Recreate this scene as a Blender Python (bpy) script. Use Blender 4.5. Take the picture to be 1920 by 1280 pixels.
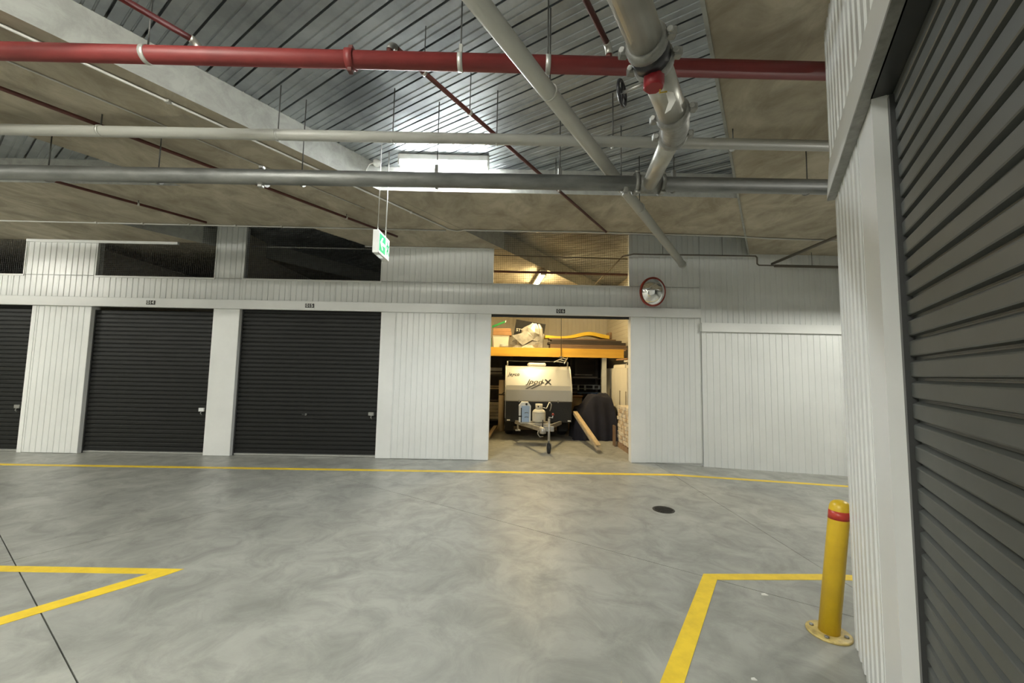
import bpy, math, random
from math import sin, cos, radians, pi
from mathutils import Vector, Matrix

# ------------------------------------------------------------------ camera, world, exposure
sc = bpy.context.scene
for o in list(bpy.data.objects): bpy.data.objects.remove(o)
col = sc.collection
cd = bpy.data.cameras.new('camera'); cam = bpy.data.objects.new('camera', cd); col.objects.link(cam)
cd.sensor_width = 36.0; cd.lens = 36.0*740/1920; cd.clip_start = 0.02; cd.clip_end = 100
PITCH, ROLL, YAW = radians(4.368), radians(1.057), radians(0.44)
cam.matrix_world = (Matrix.Translation((0, 0, 1.5)) @ Matrix.Rotation(-YAW, 4, 'Z')
                    @ Matrix.Rotation(radians(90)+PITCH, 4, 'X') @ Matrix.Rotation(ROLL, 4, 'Z'))
sc.camera = cam
w = bpy.data.worlds.new('world'); sc.world = w; w.use_nodes = True
w.node_tree.nodes['Background'].inputs[0].default_value = (0.5, 0.52, 0.5, 1)
w.node_tree.nodes['Background'].inputs[1].default_value = 0.0
sc.view_settings.view_transform = 'Standard'; sc.view_settings.look = 'None'
sc.view_settings.gamma = 1.0; sc.view_settings.use_curve_mapping = False
sc.view_settings.exposure = 2.72
LAMP = 33.0          # strength of the cool batten in view
FAR = 58.0           # strength of the out-of-view battens, mostly added as fill
WARM = 40.0          # strength of the warm batten in the open unit

# ------------------------------------------------------------------ helpers
G = radians(33.7)                       # building grid runs 33.7 degrees off the storage wall's normal
def gp(p, u, z=0.0): return (p*cos(G)+u*sin(G), -p*sin(G)+u*cos(G), z)
MATS = {}
def mat(name, c, rough=0.5, metal=0.0, c2=None, scale=4.0, detail=6.0, bump=0.0, bscale=None, stretch=None,
        emit=None, strength=0.0, contrast=(0.35, 0.65), rvar=0.0, coat=0.0):
    m = bpy.data.materials.new(name); m.use_nodes = True; nt = m.node_tree; N = nt.nodes; L = nt.links
    b = N['Principled BSDF']
    b.inputs['Base Color'].default_value = (*c, 1); b.inputs['Roughness'].default_value = rough
    b.inputs['Metallic'].default_value = metal
    if coat: b.inputs['Coat Weight'].default_value = coat; b.inputs['Coat Roughness'].default_value = 0.15
    if emit:
        b.inputs['Emission Color'].default_value = (*emit, 1); b.inputs['Emission Strength'].default_value = strength
    if c2 is None: c2 = tuple(v*0.88 for v in c)
    g = N.new('ShaderNodeNewGeometry'); mp = N.new('ShaderNodeMapping'); L.new(g.outputs['Position'], mp.inputs['Vector'])
    if stretch: mp.inputs['Scale'].default_value = stretch
    n = N.new('ShaderNodeTexNoise'); n.inputs['Scale'].default_value = scale; n.inputs['Detail'].default_value = detail
    n.inputs['Roughness'].default_value = 0.62
    L.new(mp.outputs[0], n.inputs['Vector'])
    r = N.new('ShaderNodeValToRGB'); r.color_ramp.elements[0].position = contrast[0]; r.color_ramp.elements[1].position = contrast[1]
    r.color_ramp.elements[0].color = (*c2, 1); r.color_ramp.elements[1].color = (*c, 1)
    L.new(n.outputs['Fac'], r.inputs['Fac']); L.new(r.outputs['Color'], b.inputs['Base Color'])
    if rvar:
        q = N.new('ShaderNodeMapRange'); q.inputs['To Min'].default_value = rough-rvar; q.inputs['To Max'].default_value = rough+rvar
        q.inputs['From Min'].default_value = 0.3; q.inputs['From Max'].default_value = 0.7
        L.new(n.outputs['Fac'], q.inputs['Value']); L.new(q.outputs[0], b.inputs['Roughness'])
    if bump:
        n2 = N.new('ShaderNodeTexNoise'); n2.inputs['Scale'].default_value = bscale or scale*8; n2.inputs['Detail'].default_value = 4
        L.new(mp.outputs[0], n2.inputs['Vector'])
        bm = N.new('ShaderNodeBump'); bm.inputs['Strength'].default_value = bump; bm.inputs['Distance'].default_value = 0.01
        L.new(n2.outputs['Fac'], bm.inputs['Height']); L.new(bm.outputs[0], b.inputs['Normal'])
    MATS[name] = m
    return m

def concrete(name, a, b_, c_, s1, s2, rough, rvar, spec=0.5, streak=None, bump=0.15):
    """two noise layers of mottling over a mid tone, with darker blotches"""
    m = bpy.data.materials.new(name); m.use_nodes = True; nt = m.node_tree; N = nt.nodes; L = nt.links
    bs = N['Principled BSDF']; bs.inputs['Specular IOR Level'].default_value = spec
    g = N.new('ShaderNodeNewGeometry'); mp = N.new('ShaderNodeMapping'); L.new(g.outputs['Position'], mp.inputs['Vector'])
    mp.inputs['Rotation'].default_value = (0, 0, G)
    if streak: mp.inputs['Scale'].default_value = streak
    def noise(s, d, dist=0.0):
        n = N.new('ShaderNodeTexNoise'); n.inputs['Scale'].default_value = s; n.inputs['Detail'].default_value = d
        n.inputs['Roughness'].default_value = 0.68; n.inputs['Distortion'].default_value = dist
        L.new(mp.outputs[0], n.inputs['Vector']); return n
    n1, n2, n3 = noise(s1, 9, 0.3), noise(s2, 10, 0.7), noise(s2*9, 4)
    r = N.new('ShaderNodeValToRGB'); e = r.color_ramp.elements
    e[0].position = 0.32; e[0].color = (*b_, 1); e[1].position = 0.68; e[1].color = (*a, 1)
    L.new(n1.outputs['Fac'], r.inputs['Fac'])
    r2 = N.new('ShaderNodeValToRGB'); e = r2.color_ramp.elements
    e[0].position = 0.40; e[0].color = (0, 0, 0, 1); e[1].position = 0.66; e[1].color = (1, 1, 1, 1)
    L.new(n2.outputs['Fac'], r2.inputs['Fac'])
    mx = N.new('ShaderNodeMix'); mx.data_type = 'RGBA'; mx.inputs[7].default_value = (*c_, 1)
    ml = N.new('ShaderNodeMath'); ml.operation = 'MULTIPLY'; ml.inputs[1].default_value = 0.62
    L.new(r2.outputs['Color'], ml.inputs[0]); L.new(ml.outputs[0], mx.inputs[0]); L.new(r.outputs['Color'], mx.inputs[6])
    L.new(mx.outputs[2], bs.inputs['Base Color'])
    q = N.new('ShaderNodeMapRange'); q.inputs['From Min'].default_value = 0.3; q.inputs['From Max'].default_value = 0.7
    q.inputs['To Min'].default_value = rough-rvar; q.inputs['To Max'].default_value = rough+rvar
    L.new(n2.outputs['Fac'], q.inputs['Value']); L.new(q.outputs[0], bs.inputs['Roughness'])
    bp = N.new('ShaderNodeBump'); bp.inputs['Strength'].default_value = bump; bp.inputs['Distance'].default_value = 0.006
    L.new(n3.outputs['Fac'], bp.inputs['Height']); L.new(bp.outputs[0], bs.inputs['Normal'])
    MATS[name] = m; return m

# palette
concrete('floor_concrete', (.375, .380, .345), (.262, .266, .243), (.155, .156, .143), 0.9, 3.2, 0.40, 0.08, spec=0.5, bump=0.08)
concrete('soffit_concrete', (.55, .50, .40), (.37, .33, .255), (.21, .18, .135), 1.0, 2.8, 0.88, 0.05, spec=0.2, streak=(1.0, .75, 1.0))
concrete('beam_concrete', (.42, .43, .40), (.34, .345, .32), (.24, .24, .225), 1.6, 7.0, 0.85, 0.05, spec=0.25)
mat('joint_dark', (.05, .05, .048), 0.9)
mat('galv_deck', (.46, .49, .51), 0.42, 0.75, c2=(.27, .29, .31), scale=1.6, rvar=0.10, contrast=(.38, .62))
mat('white_cladding', (.66, .675, .665), 0.34, 0.0, c2=(.61, .625, .615), scale=1.2, rvar=0.05)
mat('white_trim', (.68, .69, .68), 0.38, 0.0, c2=(.63, .64, .63), scale=2.0, rvar=0.05)
mat('cream_panel', (.70, .66, .56), 0.5, c2=(.64, .60, .50), scale=1.0)
mat('core_dark', (.08, .08, .08), 0.8)
mat('slat_black', (.009, .0095, .009), 0.55, 0.0, c2=(.008, .0085, .008), scale=3.0, rvar=0.05)
mat('slat_charcoal', (.060, .065, .061), 0.45, 0.0, c2=(.050, .054, .050), scale=3.0, rvar=0.05)
for k_ in ('slat_black',): MATS[k_].node_tree.nodes['Principled BSDF'].inputs['Specular IOR Level'].default_value = 0.3
mat('track_dark', (.05, .052, .052), 0.35, 0.3)
mat('alu', (.45, .45, .43), 0.45, 0.8)
mat('mesh_black', (.012, .012, .012), 0.6)
mat('yellow_paint', (.80, .57, .035), 0.5, c2=(.66, .46, .03), scale=9.0, contrast=(.30, .60))
mat('bollard_yellow', (.70, .47, .02), 0.36, c2=(.58, .38, .02), scale=5.0, rvar=.06)
mat('plate_yellow', (.60, .47, .16), 0.5, c2=(.36, .27, .10), scale=22.0)
mat('red_tape', (.48, .045, .03), 0.35)
mat('red_pipe', (.23, .032, .030), 0.5, c2=(.18, .026, .025), scale=3.0)
mat('dark_red_pipe', (.105, .030, .022), 0.5, c2=(.08, .022, .018), scale=3.0)
mat('pvc_grey', (.46, .46, .42), 0.40, c2=(.42, .42, .385), scale=2.0)
mat('steel_pipe', (.27, .275, .265), 0.48, 0.55, c2=(.17, .175, .17), scale=5.0, rvar=.08, stretch=(.6, 1.6, 1.6))
mat('galv_pipe', (.46, .46, .42), 0.42, 0.7, c2=(.38, .37, .33), scale=5.0, rvar=.08)
mat('coupling_grey', (.30, .30, .28), 0.5, 0.5, c2=(.20, .20, .19), scale=18.0)
mat('rod_dark', (.10, .10, .095), 0.5, 0.6)
mat('clamp_pale', (.60, .60, .56), 0.4, 0.5)
mat('conduit_pale', (.55, .55, .52), 0.45)
mat('conduit_dark', (.10, .085, .065), 0.5)
mat('valve_black', (.02, .02, .025), 0.35)
mat('valve_red', (.27, .012, .018), 0.45)
mat('tag_white', (.75, .75, .72), 0.5)
mat('lamp_body', (.75, .75, .72), 0.4)
mat('tube_cool', (.9, .9, .9), 0.4, emit=(.96, 1.0, 1.0), strength=LAMP)
mat('tube_neutral', (.9, .9, .9), 0.4, emit=(1.0, .985, .88), strength=FAR)
mat('tube_warm', (.9, .9, .9), 0.4, emit=(1.0, .76, .38), strength=WARM)
mat('sign_white', (.78, .80, .78), 0.4)
mat('sign_green', (.02, .42, .17), 0.4, emit=(.03, .55, .22), strength=.05)
mat('sign_lit', (.85, .88, .86), 0.4, emit=(.85, .95, .90), strength=.07)
mat('plate_black', (.012, .012, .013), 0.35)
mat('mirror', (.92, .92, .92), 0.02, 1.0, c2=(.92, .92, .92))
mat('mirror_rim', (.26, .025, .012), 0.35)
mat('iron', (.055, .05, .042), 0.5, 0.6, c2=(.03, .03, .028), scale=30)
mat('yellow_beam', (.68, .40, .055), 0.45, c2=(.56, .31, .04), scale=3.0, stretch=(.3, 2, 2))
mat('ply', (.36, .26, .15), 0.6, c2=(.28, .20, .11), scale=4)
mat('timber', (.52, .40, .24), 0.6, c2=(.38, .28, .16), scale=6, stretch=(2, .3, 2))
mat('timber_grey', (.30, .26, .20), 0.7, c2=(.20, .17, .13), scale=6)
mat('dark_board', (.055, .042, .033), 0.5, c2=(.035, .028, .022), scale=4, stretch=(.3, 2, 2))
mat('brown_board', (.20, .13, .08), 0.5, c2=(.14, .09, .055), scale=4, stretch=(.3, 2, 2))
mat('toy_yellow', (.66, .44, .04), 0.45)
mat('cardboard', (.40, .22, .10), 0.8, c2=(.33, .18, .08), scale=5)
mat('tub_white', (.68, .65, .56), 0.5)
mat('green_plastic', (.03, .28, .08), 0.4)
mat('sheet_silver', (.42, .40, .36), 0.4, 0.2, c2=(.24, .23, .21), scale=6, rvar=.08)
mat('box_black', (.012, .012, .012), 0.9)
mat('silver_body', (.46, .46, .44), 0.33, 0.25, c2=(.44, .44, .42), scale=1.5, coat=.25)
mat('checker_dark', (.013, .0135, .015), 0.5, 0.2, bump=.35, bscale=55)
mat('decal_dark', (.008, .008, .008), 0.8)
mat('decal_grey', (.09, .09, .09), 0.7)
mat('hatch_white', (.75, .73, .66), 0.35)
mat('rubber', (.012, .012, .012), 0.75)
mat('rim_grey', (.18, .18, .18), 0.4, .6)
mat('chassis_galv', (.42, .41, .38), 0.42, .6, c2=(.28, .27, .25), scale=14)
mat('can_blue', (.34, .46, .66), 0.35, c2=(.28, .40, .60), scale=4)
mat('can_white', (.72, .74, .74), 0.4)
mat('gas_cream', (.62, .60, .52), 0.42, c2=(.52, .50, .43), scale=10)
mat('cover_navy', (.014, .014, .026), 0.9, c2=(.010, .010, .018), scale=5)
mat('cabinet_cream', (.74, .70, .60), 0.4, c2=(.70, .66, .56), scale=2)
mat('handle_steel', (.32, .29, .24), 0.35, .8)
mat('brick_pale', (.60, .54, .44), 0.85, c2=(.46, .38, .28), scale=16, contrast=(.3, .6))
mat('brick_tan', (.50, .39, .27), 0.85, c2=(.36, .26, .17), scale=16, contrast=(.3, .6))
mat('pallet_wood', (.30, .20, .12), 0.8, c2=(.2, .13, .08), scale=8)
mat('post_white', (.52, .52, .48), 0.45)
mat('rail_white', (.50, .50, .46), 0.4, .3)
mat('blue_leg', (.10, .17, .30), 0.4)
mat('roll_beige', (.50, .40, .27), 0.6)
mat('paper', (.7, .7, .66), 0.8)

class MB:
    def __init__(s): s.v = []; s.f = []; s.sm = []
    def add(s, vs, fs, smooth=False):
        n = len(s.v); s.v += [tuple(v) for v in vs]; s.f += [tuple(i+n for i in f) for f in fs]; s.sm += [smooth]*len(fs); return s
    def box(s, x0, x1, y0, y1, z0, z1, T=None):
        vs = [(x, y, z) for z in (z0, z1) for y in (y0, y1) for x in (x0, x1)]
        if T: vs = [T(v) for v in vs]
        return s.add(vs, [(0, 2, 3, 1), (4, 5, 7, 6), (0, 1, 5, 4), (2, 6, 7, 3), (0, 4, 6, 2), (1, 3, 7, 5)])
    def bbox(s, x0, x1, y0, y1, z0, z1, b):
        """box with chamfered edges"""
        cx, cy, cz = (x0+x1)/2, (y0+y1)/2, (z0+z1)/2; hx, hy, hz = (x1-x0)/2, (y1-y0)/2, (z1-z0)/2
        vs = []; fs = []; idx = {}
        for a in (-1, 1):
            for b_ in (-1, 1):
                for c in (-1, 1):
                    for k, (dx, dy, dz) in enumerate(((b, b, 0), (b, 0, b), (0, b, b))):
                        # k: 0 -> on z face, 1 -> on y face, 2 -> on x face
                        idx[a, b_, c, k] = len(vs); vs.append((cx+a*(hx-dx), cy+b_*(hy-dy), cz+c*(hz-dz)))
        for c in (-1, 1): fs.append([idx[a, b_, c, 0] for a, b_ in ((-1, -1), (1, -1), (1, 1), (-1, 1))])
        for b_ in (-1, 1): fs.append([idx[a, b_, c, 1] for a, c in ((-1, -1), (1, -1), (1, 1), (-1, 1))])
        for a in (-1, 1): fs.append([idx[a, b_, c, 2] for b_, c in ((-1, -1), (1, -1), (1, 1), (-1, 1))])
        for a in (-1, 1):
            for b_ in (-1, 1): fs.append([idx[a, b_, -1, 2], idx[a, b_, -1, 1], idx[a, b_, 1, 1], idx[a, b_, 1, 2]])
            for c in (-1, 1): fs.append([idx[a, -1, c, 2], idx[a, -1, c, 0], idx[a, 1, c, 0], idx[a, 1, c, 2]])
        for b_ in (-1, 1):
            for c in (-1, 1): fs.append([idx[-1, b_, c, 1], idx[-1, b_, c, 0], idx[1, b_, c, 0], idx[1, b_, c, 1]])
        for a in (-1, 1):
            for b_ in (-1, 1):
                for c in (-1, 1): fs.append([idx[a, b_, c, k] for k in range(3)])
        return s.add(vs, fs)
    def tube(s, pts, r, seg=12, caps=True, smooth=True):
        pts = [Vector(p) for p in pts]; n = len(pts); rs = r if isinstance(r, (list, tuple)) else [r]*n
        vs = []; fs = []; up = None
        for i, p in enumerate(pts):
            a = (pts[i]-pts[i-1]).normalized() if i else None; b = (pts[i+1]-pts[i]).normalized() if i < n-1 else None
            t = (a+b).normalized() if a is not None and b is not None and (a+b).length > 1e-6 else (a if b is None else b)
            if up is None:
                up = t.orthogonal().normalized()
            else: up = (up-t*up.dot(t)).normalized()
            s_ = t.cross(up)
            k = 1.0
            if a is not None and b is not None: k = min(1.6, 1/max(.3, math.sqrt((1+a.dot(b))/2)))
            for j in range(seg):
                an = 2*pi*j/seg; vs.append(p+(up*cos(an)+s_*sin(an))*rs[i])
        for i in range(n-1):
            for j in range(seg):
                k2 = (j+1) % seg; fs.append((i*seg+j, i*seg+k2, (i+1)*seg+k2, (i+1)*seg+j))
        s.add(vs, fs, smooth)
        if caps:
            o = len(s.v)-len(vs)
            s.f.append(tuple(o+j for j in range(seg))[::-1]); s.sm.append(False)
            s.f.append(tuple(o+(n-1)*seg+j for j in range(seg))); s.sm.append(False)
        return s
    def lathe(s, prof, c=(0, 0, 0), seg=20, T=None, smooth=True):
        """prof: (radius, height) list turned about local Z"""
        vs = [(c[0]+r*cos(2*pi*j/seg), c[1]+r*sin(2*pi*j/seg), c[2]+h) for r, h in prof for j in range(seg)]
        if T: vs = [T(v) for v in vs]
        fs = [(i*seg+j, i*seg+(j+1) % seg, (i+1)*seg+(j+1) % seg, (i+1)*seg+j) for i in range(len(prof)-1) for j in range(seg)]
        s.add(vs, fs, smooth); o = len(s.v)-len(vs)
        s.f.append(tuple(o+j for j in range(seg))[::-1]); s.sm.append(False)
        s.f.append(tuple(o+(len(prof)-1)*seg+j for j in range(seg))); s.sm.append(False)
        return s
    def prism(s, poly, fn, a, b, smooth=False):
        """poly: 2-D outline; fn(q, t) -> 3-D point; extruded from t=a to t=b"""
        n = len(poly); vs = [fn(q, a) for q in poly]+[fn(q, b) for q in poly]
        s.add(vs, [(i, (i+1) % n, n+(i+1) % n, n+i) for i in range(n)], smooth)
        s.add([fn(q, a) for q in poly], [tuple(range(n))[::-1]]); s.add([fn(q, b) for q in poly], [tuple(range(n))])
        return s
    def mesh(s, name):
        me = bpy.data.meshes.new(name); me.from_pydata(s.v, [], s.f); me.polygons.foreach_set('use_smooth', s.sm)
        me.update()
        import bmesh
        b = bmesh.new(); b.from_mesh(me); bmesh.ops.recalc_face_normals(b, faces=b.faces); b.to_mesh(me); b.free()
        return me
    def obj(s, name, m, parent=None, loc=None, rot=None):
        me = s.mesh(name); me.materials.append(MATS[m]); return link(name, me, parent, loc, rot)
def link(name, me, parent=None, loc=None, rot=None):
    o = bpy.data.objects.new(name, me); col.objects.link(o)
    if parent: o.parent = parent
    if loc is not None: o.location = loc
    if rot is not None: o.rotation_euler = rot
    return o
def tag(o, label, cat, group=None, kind=None):
    o['label'] = label; o['category'] = cat
    if group: o['group'] = group
    if kind: o['kind'] = kind
    return o
def thing(name, label, cat, loc=(0, 0, 0), rz=0.0, group=None, kind=None):
    o = bpy.data.objects.new(name, None); col.objects.link(o); o.location = loc; o.rotation_euler = (0, 0, rz)
    o.empty_display_size = .1
    return tag(o, label, cat, group, kind)
def text_mesh(txt, size, depth=0.002, shear=0.0, sx=1.0):
    c = bpy.data.curves.new('lettering', 'FONT'); c.body = txt; c.size = size; c.extrude = depth; c.align_x = 'CENTER'; c.align_y = 'CENTER'
    c.shear = shear; c.resolution_u = 3
    o = bpy.data.objects.new('lettering', c); col.objects.link(o)
    me = bpy.data.meshes.new_from_object(o.evaluated_get(bpy.context.evaluated_depsgraph_get()))
    bpy.data.objects.remove(o); bpy.data.curves.remove(c)
    for v in me.vertices: v.co.x *= sx
    return me
def letters(txt, size, m, parent, loc, rot, **k):
    me = text_mesh(txt, size, **k); me.materials.clear(); me.materials.append(MATS[m]); return link('lettering', me, parent, loc, rot)

ZB, ZD = 3.65, 3.95          # beam soffit, deck soffit
YW = 6.80                    # face of the storage wall

# ------------------------------------------------------------------ floor
def clip(poly, n, c):
    out = []
    for i, a in enumerate(poly):
        b = poly[(i+1) % len(poly)]; da = n[0]*a[0]+n[1]*a[1]-c; db = n[0]*b[0]+n[1]*b[1]-c
        if da >= 0: out.append(a)
        if da*db < 0: t = da/(da-db); out.append((a[0]+(b[0]-a[0])*t, a[1]+(b[1]-a[1])*t))
    return out
XC, RAMP = 2.5, 0.0485       # the floor falls away to the right of x = 2.5
def fz(x): return -RAMP*max(0.0, x-XC)
fl = MB().box(-15, XC+.02, -7, 12.3, -.30, -.03)
fl.prism([(XC, -.30), (XC, -.03), (10, -.03+fz(10)), (10, -.80)], lambda q, t: (q[0], t, q[1]), -7, 12.3)
floor = tag(fl.obj('floor', 'joint_dark'), 'grey polished concrete floor with saw-cut joints', 'floor', kind='structure')
polys = [[(-15, -7), (XC-.004, -7), (XC-.004, 12.3), (-15, 12.3)]]
un, pn = (sin(G), cos(G)), (cos(G), -sin(G)); gap = .0035
for n, c in ((un, .55), (un, 3.38), (un, -4.3), (pn, -4.87), (pn, -10.6)):
    new = []
    for q in polys:
        for sgn in (1, -1):
            k = clip(q, (n[0]*sgn, n[1]*sgn), c*sgn+gap)
            if len(k) > 2: new.append(k)
    polys = new
for q in polys:
    m = MB(); m.prism(q, lambda a, t: (a[0], a[1], t), -.06, 0.0); m.obj('slab', 'floor_concrete', floor)
m = MB(); m.prism([(XC+.003, -.06), (XC+.003, 0), (10, fz(10)), (10, fz(10)-.06)], lambda q, t: (q[0], t, q[1]), -7, 12.3)
m.obj('ramp_slab', 'floor_concrete', floor)

# painted lines, 2 mm film on the floor
def strip(poly, name, label):
    m = MB(); m.prism(poly, lambda a, t: (a[0], a[1], fz(a[0])+t), 0.0, .0022)
    return tag(m.obj(name, 'yellow_paint'), label, 'floor marking')
m = MB()
m.prism([(-14, 5.93), (XC, 5.99), (XC, 6.09), (-14, 6.02)], lambda a, t: (a[0], a[1], t), 0.0, .0022)
m.prism([(XC, 5.99), (9, 5.99), (9, 6.09), (XC, 6.09)], lambda a, t: (a[0], a[1], fz(a[0])+t), 0.0, .0022)
tag(m.obj('painted_line', 'yellow_paint'), 'long thin yellow line painted along the foot of the storage doors', 'floor marking')
tip = (-2.37, 3.06)
dd = (sin(radians(38.5)), cos(radians(38.5)))
m = MB(); m.prism([tip, (-9.0, 3.10), (-9.0, 3.00), (-2.56, 2.985)], lambda a, t: (a[0], a[1], t), 0.0, .0022)
m.prism([tip, (tip[0]-.19, tip[1]-.075), (tip[0]-.19-3*dd[0], tip[1]-.075-3*dd[1]), (tip[0]-.075-3*dd[0], tip[1]-.105-3*dd[1]), (tip[0]-.055, tip[1]-.09)],
        lambda a, t: (a[0], a[1], t), 0.0005, .0026)
tag(m.obj('painted_line', 'yellow_paint'), 'yellow painted lines meeting in a sharp point on the bare floor', 'floor marking')
m = MB(); m.prism([(1.505, 3.10), (1.545, 3.015), (2.5, 3.04), (2.5, 3.125)], lambda a, t: (a[0], a[1], t), 0.0, .0022)
m.prism([(2.5, 3.04), (2.70, 3.045), (2.70, 3.13), (2.5, 3.125)], lambda a, t: (a[0], a[1], fz(a[0])+t), 0.0, .0022)
d2 = (sin(radians(34.8)), cos(radians(34.8)))
m.prism([(1.505, 3.10), (1.505-4*d2[0], 3.10-4*d2[1]), (1.60-4*d2[0], 3.066-4*d2[1]), (1.60, 3.066), (1.545, 3.1)], lambda a, t: (a[0], a[1], t), 0.0004, .0025)
tag(m.obj('painted_line', 'yellow_paint'), 'yellow painted corner of a parking bay running to the bollard', 'floor marking')
strip([(.585, 2.05), (.55, 1.98), (-.2, .9), (-.12, .85)], 'painted_line', 'short yellow line end at the very bottom of the picture')

# cast drain cover
t = thing('drain_cover', 'small round cast iron drain cover in the floor', 'drain cover', (1.755, 4.505, 0))
MB().lathe([(.118, 0), (.118, .004), (.108, .006), (.100, .003), (.0, .003)], seg=28).obj('rim', 'iron', t)
for k in range(7):
    y = -.075+.025*k; x = math.sqrt(max(.0, .095**2-y*y)); MB().box(-x, x, y-.006, y+.006, .003, .007).obj('bar', 'iron', t)

# scraps of paper and cracked patch round the bollard
for i, (x, y, s, lb) in enumerate(((1.79, 2.83, .022, 'white scrap of paper on the floor beside the bollard'), (1.245, 2.07, .014, 'tiny white scrap on the floor near the bottom of the picture'))):
    m = MB(); m.prism([(x-s, y-s*.5), (x+s, y-s*.7), (x+s*.7, y+s*.6), (x-s*.6, y+s*.4)], lambda a, t: (a[0], a[1], t), 0, .004)
    tag(m.obj('paper_scrap', 'paper'), lb, 'litter')

# ------------------------------------------------------------------ ceiling: slab, beams and metal deck
ceil_ = tag(MB().box(-15, 10, -7, 12.3, ZD+.06, ZD+.30).obj('ceiling', 'soffit_concrete'),
            'concrete ceiling with deep band beams and ribbed metal decking', 'ceiling', kind='structure')
def gbox(m, p0, p1, u0, u1, z0, z1):
    return m.box(p0, p1, u0, u1, z0, z1, T=lambda v: gp(*v))
def beam(p0, p1, u0, u1, z0, name):
    o = gbox(MB(), p0, p1, u0, u1, z0, ZD+.05).obj(name, 'soffit_concrete', ceil_)
    o.data.materials.append(MATS['beam_concrete'])
    for f in o.data.polygons:
        if abs(f.normal.z) < .5: f.material_index = 1
    return o
beam(-5.86, -3.89, -9, 13, ZB, 'band_beam')
beam(-17, -8.30, -9, 16, ZB, 'band_beam')
beam(-.265, 1.70, -14, 13, ZB, 'band_beam')
beam(4.15, 14, -14, 13, ZB, 'band_beam')
o = MB().box(-15, 10, 4.625, 5.94, ZB+.003, ZD+.05).obj('cross_beam', 'soffit_concrete', ceil_)
o.data.materials.append(MATS['beam_concrete'])
for f in o.data.polygons:
    if abs(f.normal.z) < .5: f.material_index = 1
# pale timber-edge line along the right beam edge
gbox(MB(), -.285, -.262, -9, 12, ZB-.012, ZB+.05).obj('edge_strip', 'beam_concrete', ceil_)
# deck sheets, 0.6 m cover each, ribs run from beam to beam
def deck_mesh(L):
    prof = []                                   # (u, z) outline of the underside
    for k in range(3):
        b = k*.2
        prof += [(b+.000, 0), (b+.060, 0), (b+.064, .006), (b+.072, .006), (b+.076, 0), (b+.116, 0), (b+.120, .006), (b+.128, .006), (b+.132, 0),
                 (b+.178, 0), (b+.172, .052), (b+.200, .052), (b+.1945, .0)]
    prof += [(.6, 0)]
    n = len(prof); m = MB(); vs = []
    for x in (0, L): vs += [(x, u, z) for u, z in prof]
    m.add(vs, [(i, i+1, n+i+1, n+i) for i in range(n-1)])
    me = m.mesh('deck_sheet'); me.materials.append(MATS['galv_deck']); return me
for (p0, p1, u0, nn) in ((-3.95, -.20, -4.8, 26), (-8.36, -5.80, -3.0, 20), (1.64, 4.21, 3.2, 9)):
    me = deck_mesh(p1-p0)
    for k in range(nn):
        o = link('deck_sheet', me, ceil_, gp(p0, u0+.6*k, ZD+random.Random(k).uniform(0, .002)), (0, 0, -G))

# ------------------------------------------------------------------ storage wall
def rib_panel(x0, x1, z0, z1, pitch=.0975, deep=.0065, off=0.0, horizontal=False):
    """painted steel cladding sheet: flat pans with narrow recessed grooves; face at y=0, body behind"""
    prof = [(x0, 0)]; k = math.floor((x0-off)/pitch)
    while True:
        g = off+k*pitch; k += 1
        if g-.009 <= x0+.004: continue
        if g+.009 >= x1-.004: break
        prof += [(g-.009, 0), (g-.004, deep), (g+.004, deep), (g+.009, 0)]
    prof += [(x1, 0), (x1, .022), (x0, .022)]
    return MB().prism(prof, lambda q, t: (q[0], q[1], t), z0, z1)
core = MB()
def core_box(x0, x1, z0, z1): core.box(x0, x1, YW+.025, YW+.12, z0, z1)
DOORS = ((-10.5, -8.2), (-7.2, -5.1), (-4.66, -2.215), (-.32, 2.11))
WINS = ((-10.5, -8.41), (-7.2, -5.125), (-4.65, -2.24), (-.31, 2.10))
edges = [-15]+[v for d in DOORS for v in d]+[10]
for i in range(0, len(edges), 2): core_box(edges[i], edges[i+1], -.4, 2.5)
edges = [-15]+[v for d in WINS for v in d]+[10]
for i in range(0, len(edges), 2): core_box(edges[i], edges[i+1], 3.02, ZD)
core_box(-15, 10, 2.5, 3.02)
wall = tag(core.obj('wall_back', 'white_trim'), 'white ribbed steel wall of the storage units', 'wall', kind='structure')
def sheets(x0, x1, z0, z1, y=YW, cover=.78, pitch=.0975):
    n = max(1, round((x1-x0)/cover)); w_ = (x1-x0)/n
    for i in range(n):
        o = rib_panel(x0+i*w_+.0012, x0+(i+1)*w_-.0012, z0, z1, pitch).obj('cladding_sheet', 'white_cladding', wall); o.location.y = y
def flash(x0, x1, z0, z1, y0=YW-.006, y1=YW+.03, name='flashing'):
    MB().bbox(x0, x1, y0, y1, z0, z1, .002).obj(name, 'white_trim', wall)
# piers between the doors
sheets(-15, -10.5, .01, 2.49); sheets(-8.13, -7.27, .008, 2.49); sheets(-1.97, -.56, .008, 2.49); sheets(2.36, 3.33, .008, 2.49)
for a, b in ((-8.2, -8.13), (-7.27, -7.2), (-5.1, -4.66), (-2.215, -1.97), (-.56, -.32), (2.11, 2.36)): flash(a, b, .004, 2.49)
# reveals of the doorways
for a, b in DOORS:
    for x in (a, b): MB().box(x-.004, x+.004, YW-.004, YW+.14, .004, 2.49).obj('reveal', 'white_trim', wall)
# right-hand stretch of wall
sheets(3.335, 9.8, -.38, 2.25, y=YW-.02, pitch=.11); sheets(3.335, 9.8, 2.40, ZD)
flash(3.325, 9.9, 2.25, 2.405, YW-.055, YW+.03, 'band_flashing')
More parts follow.
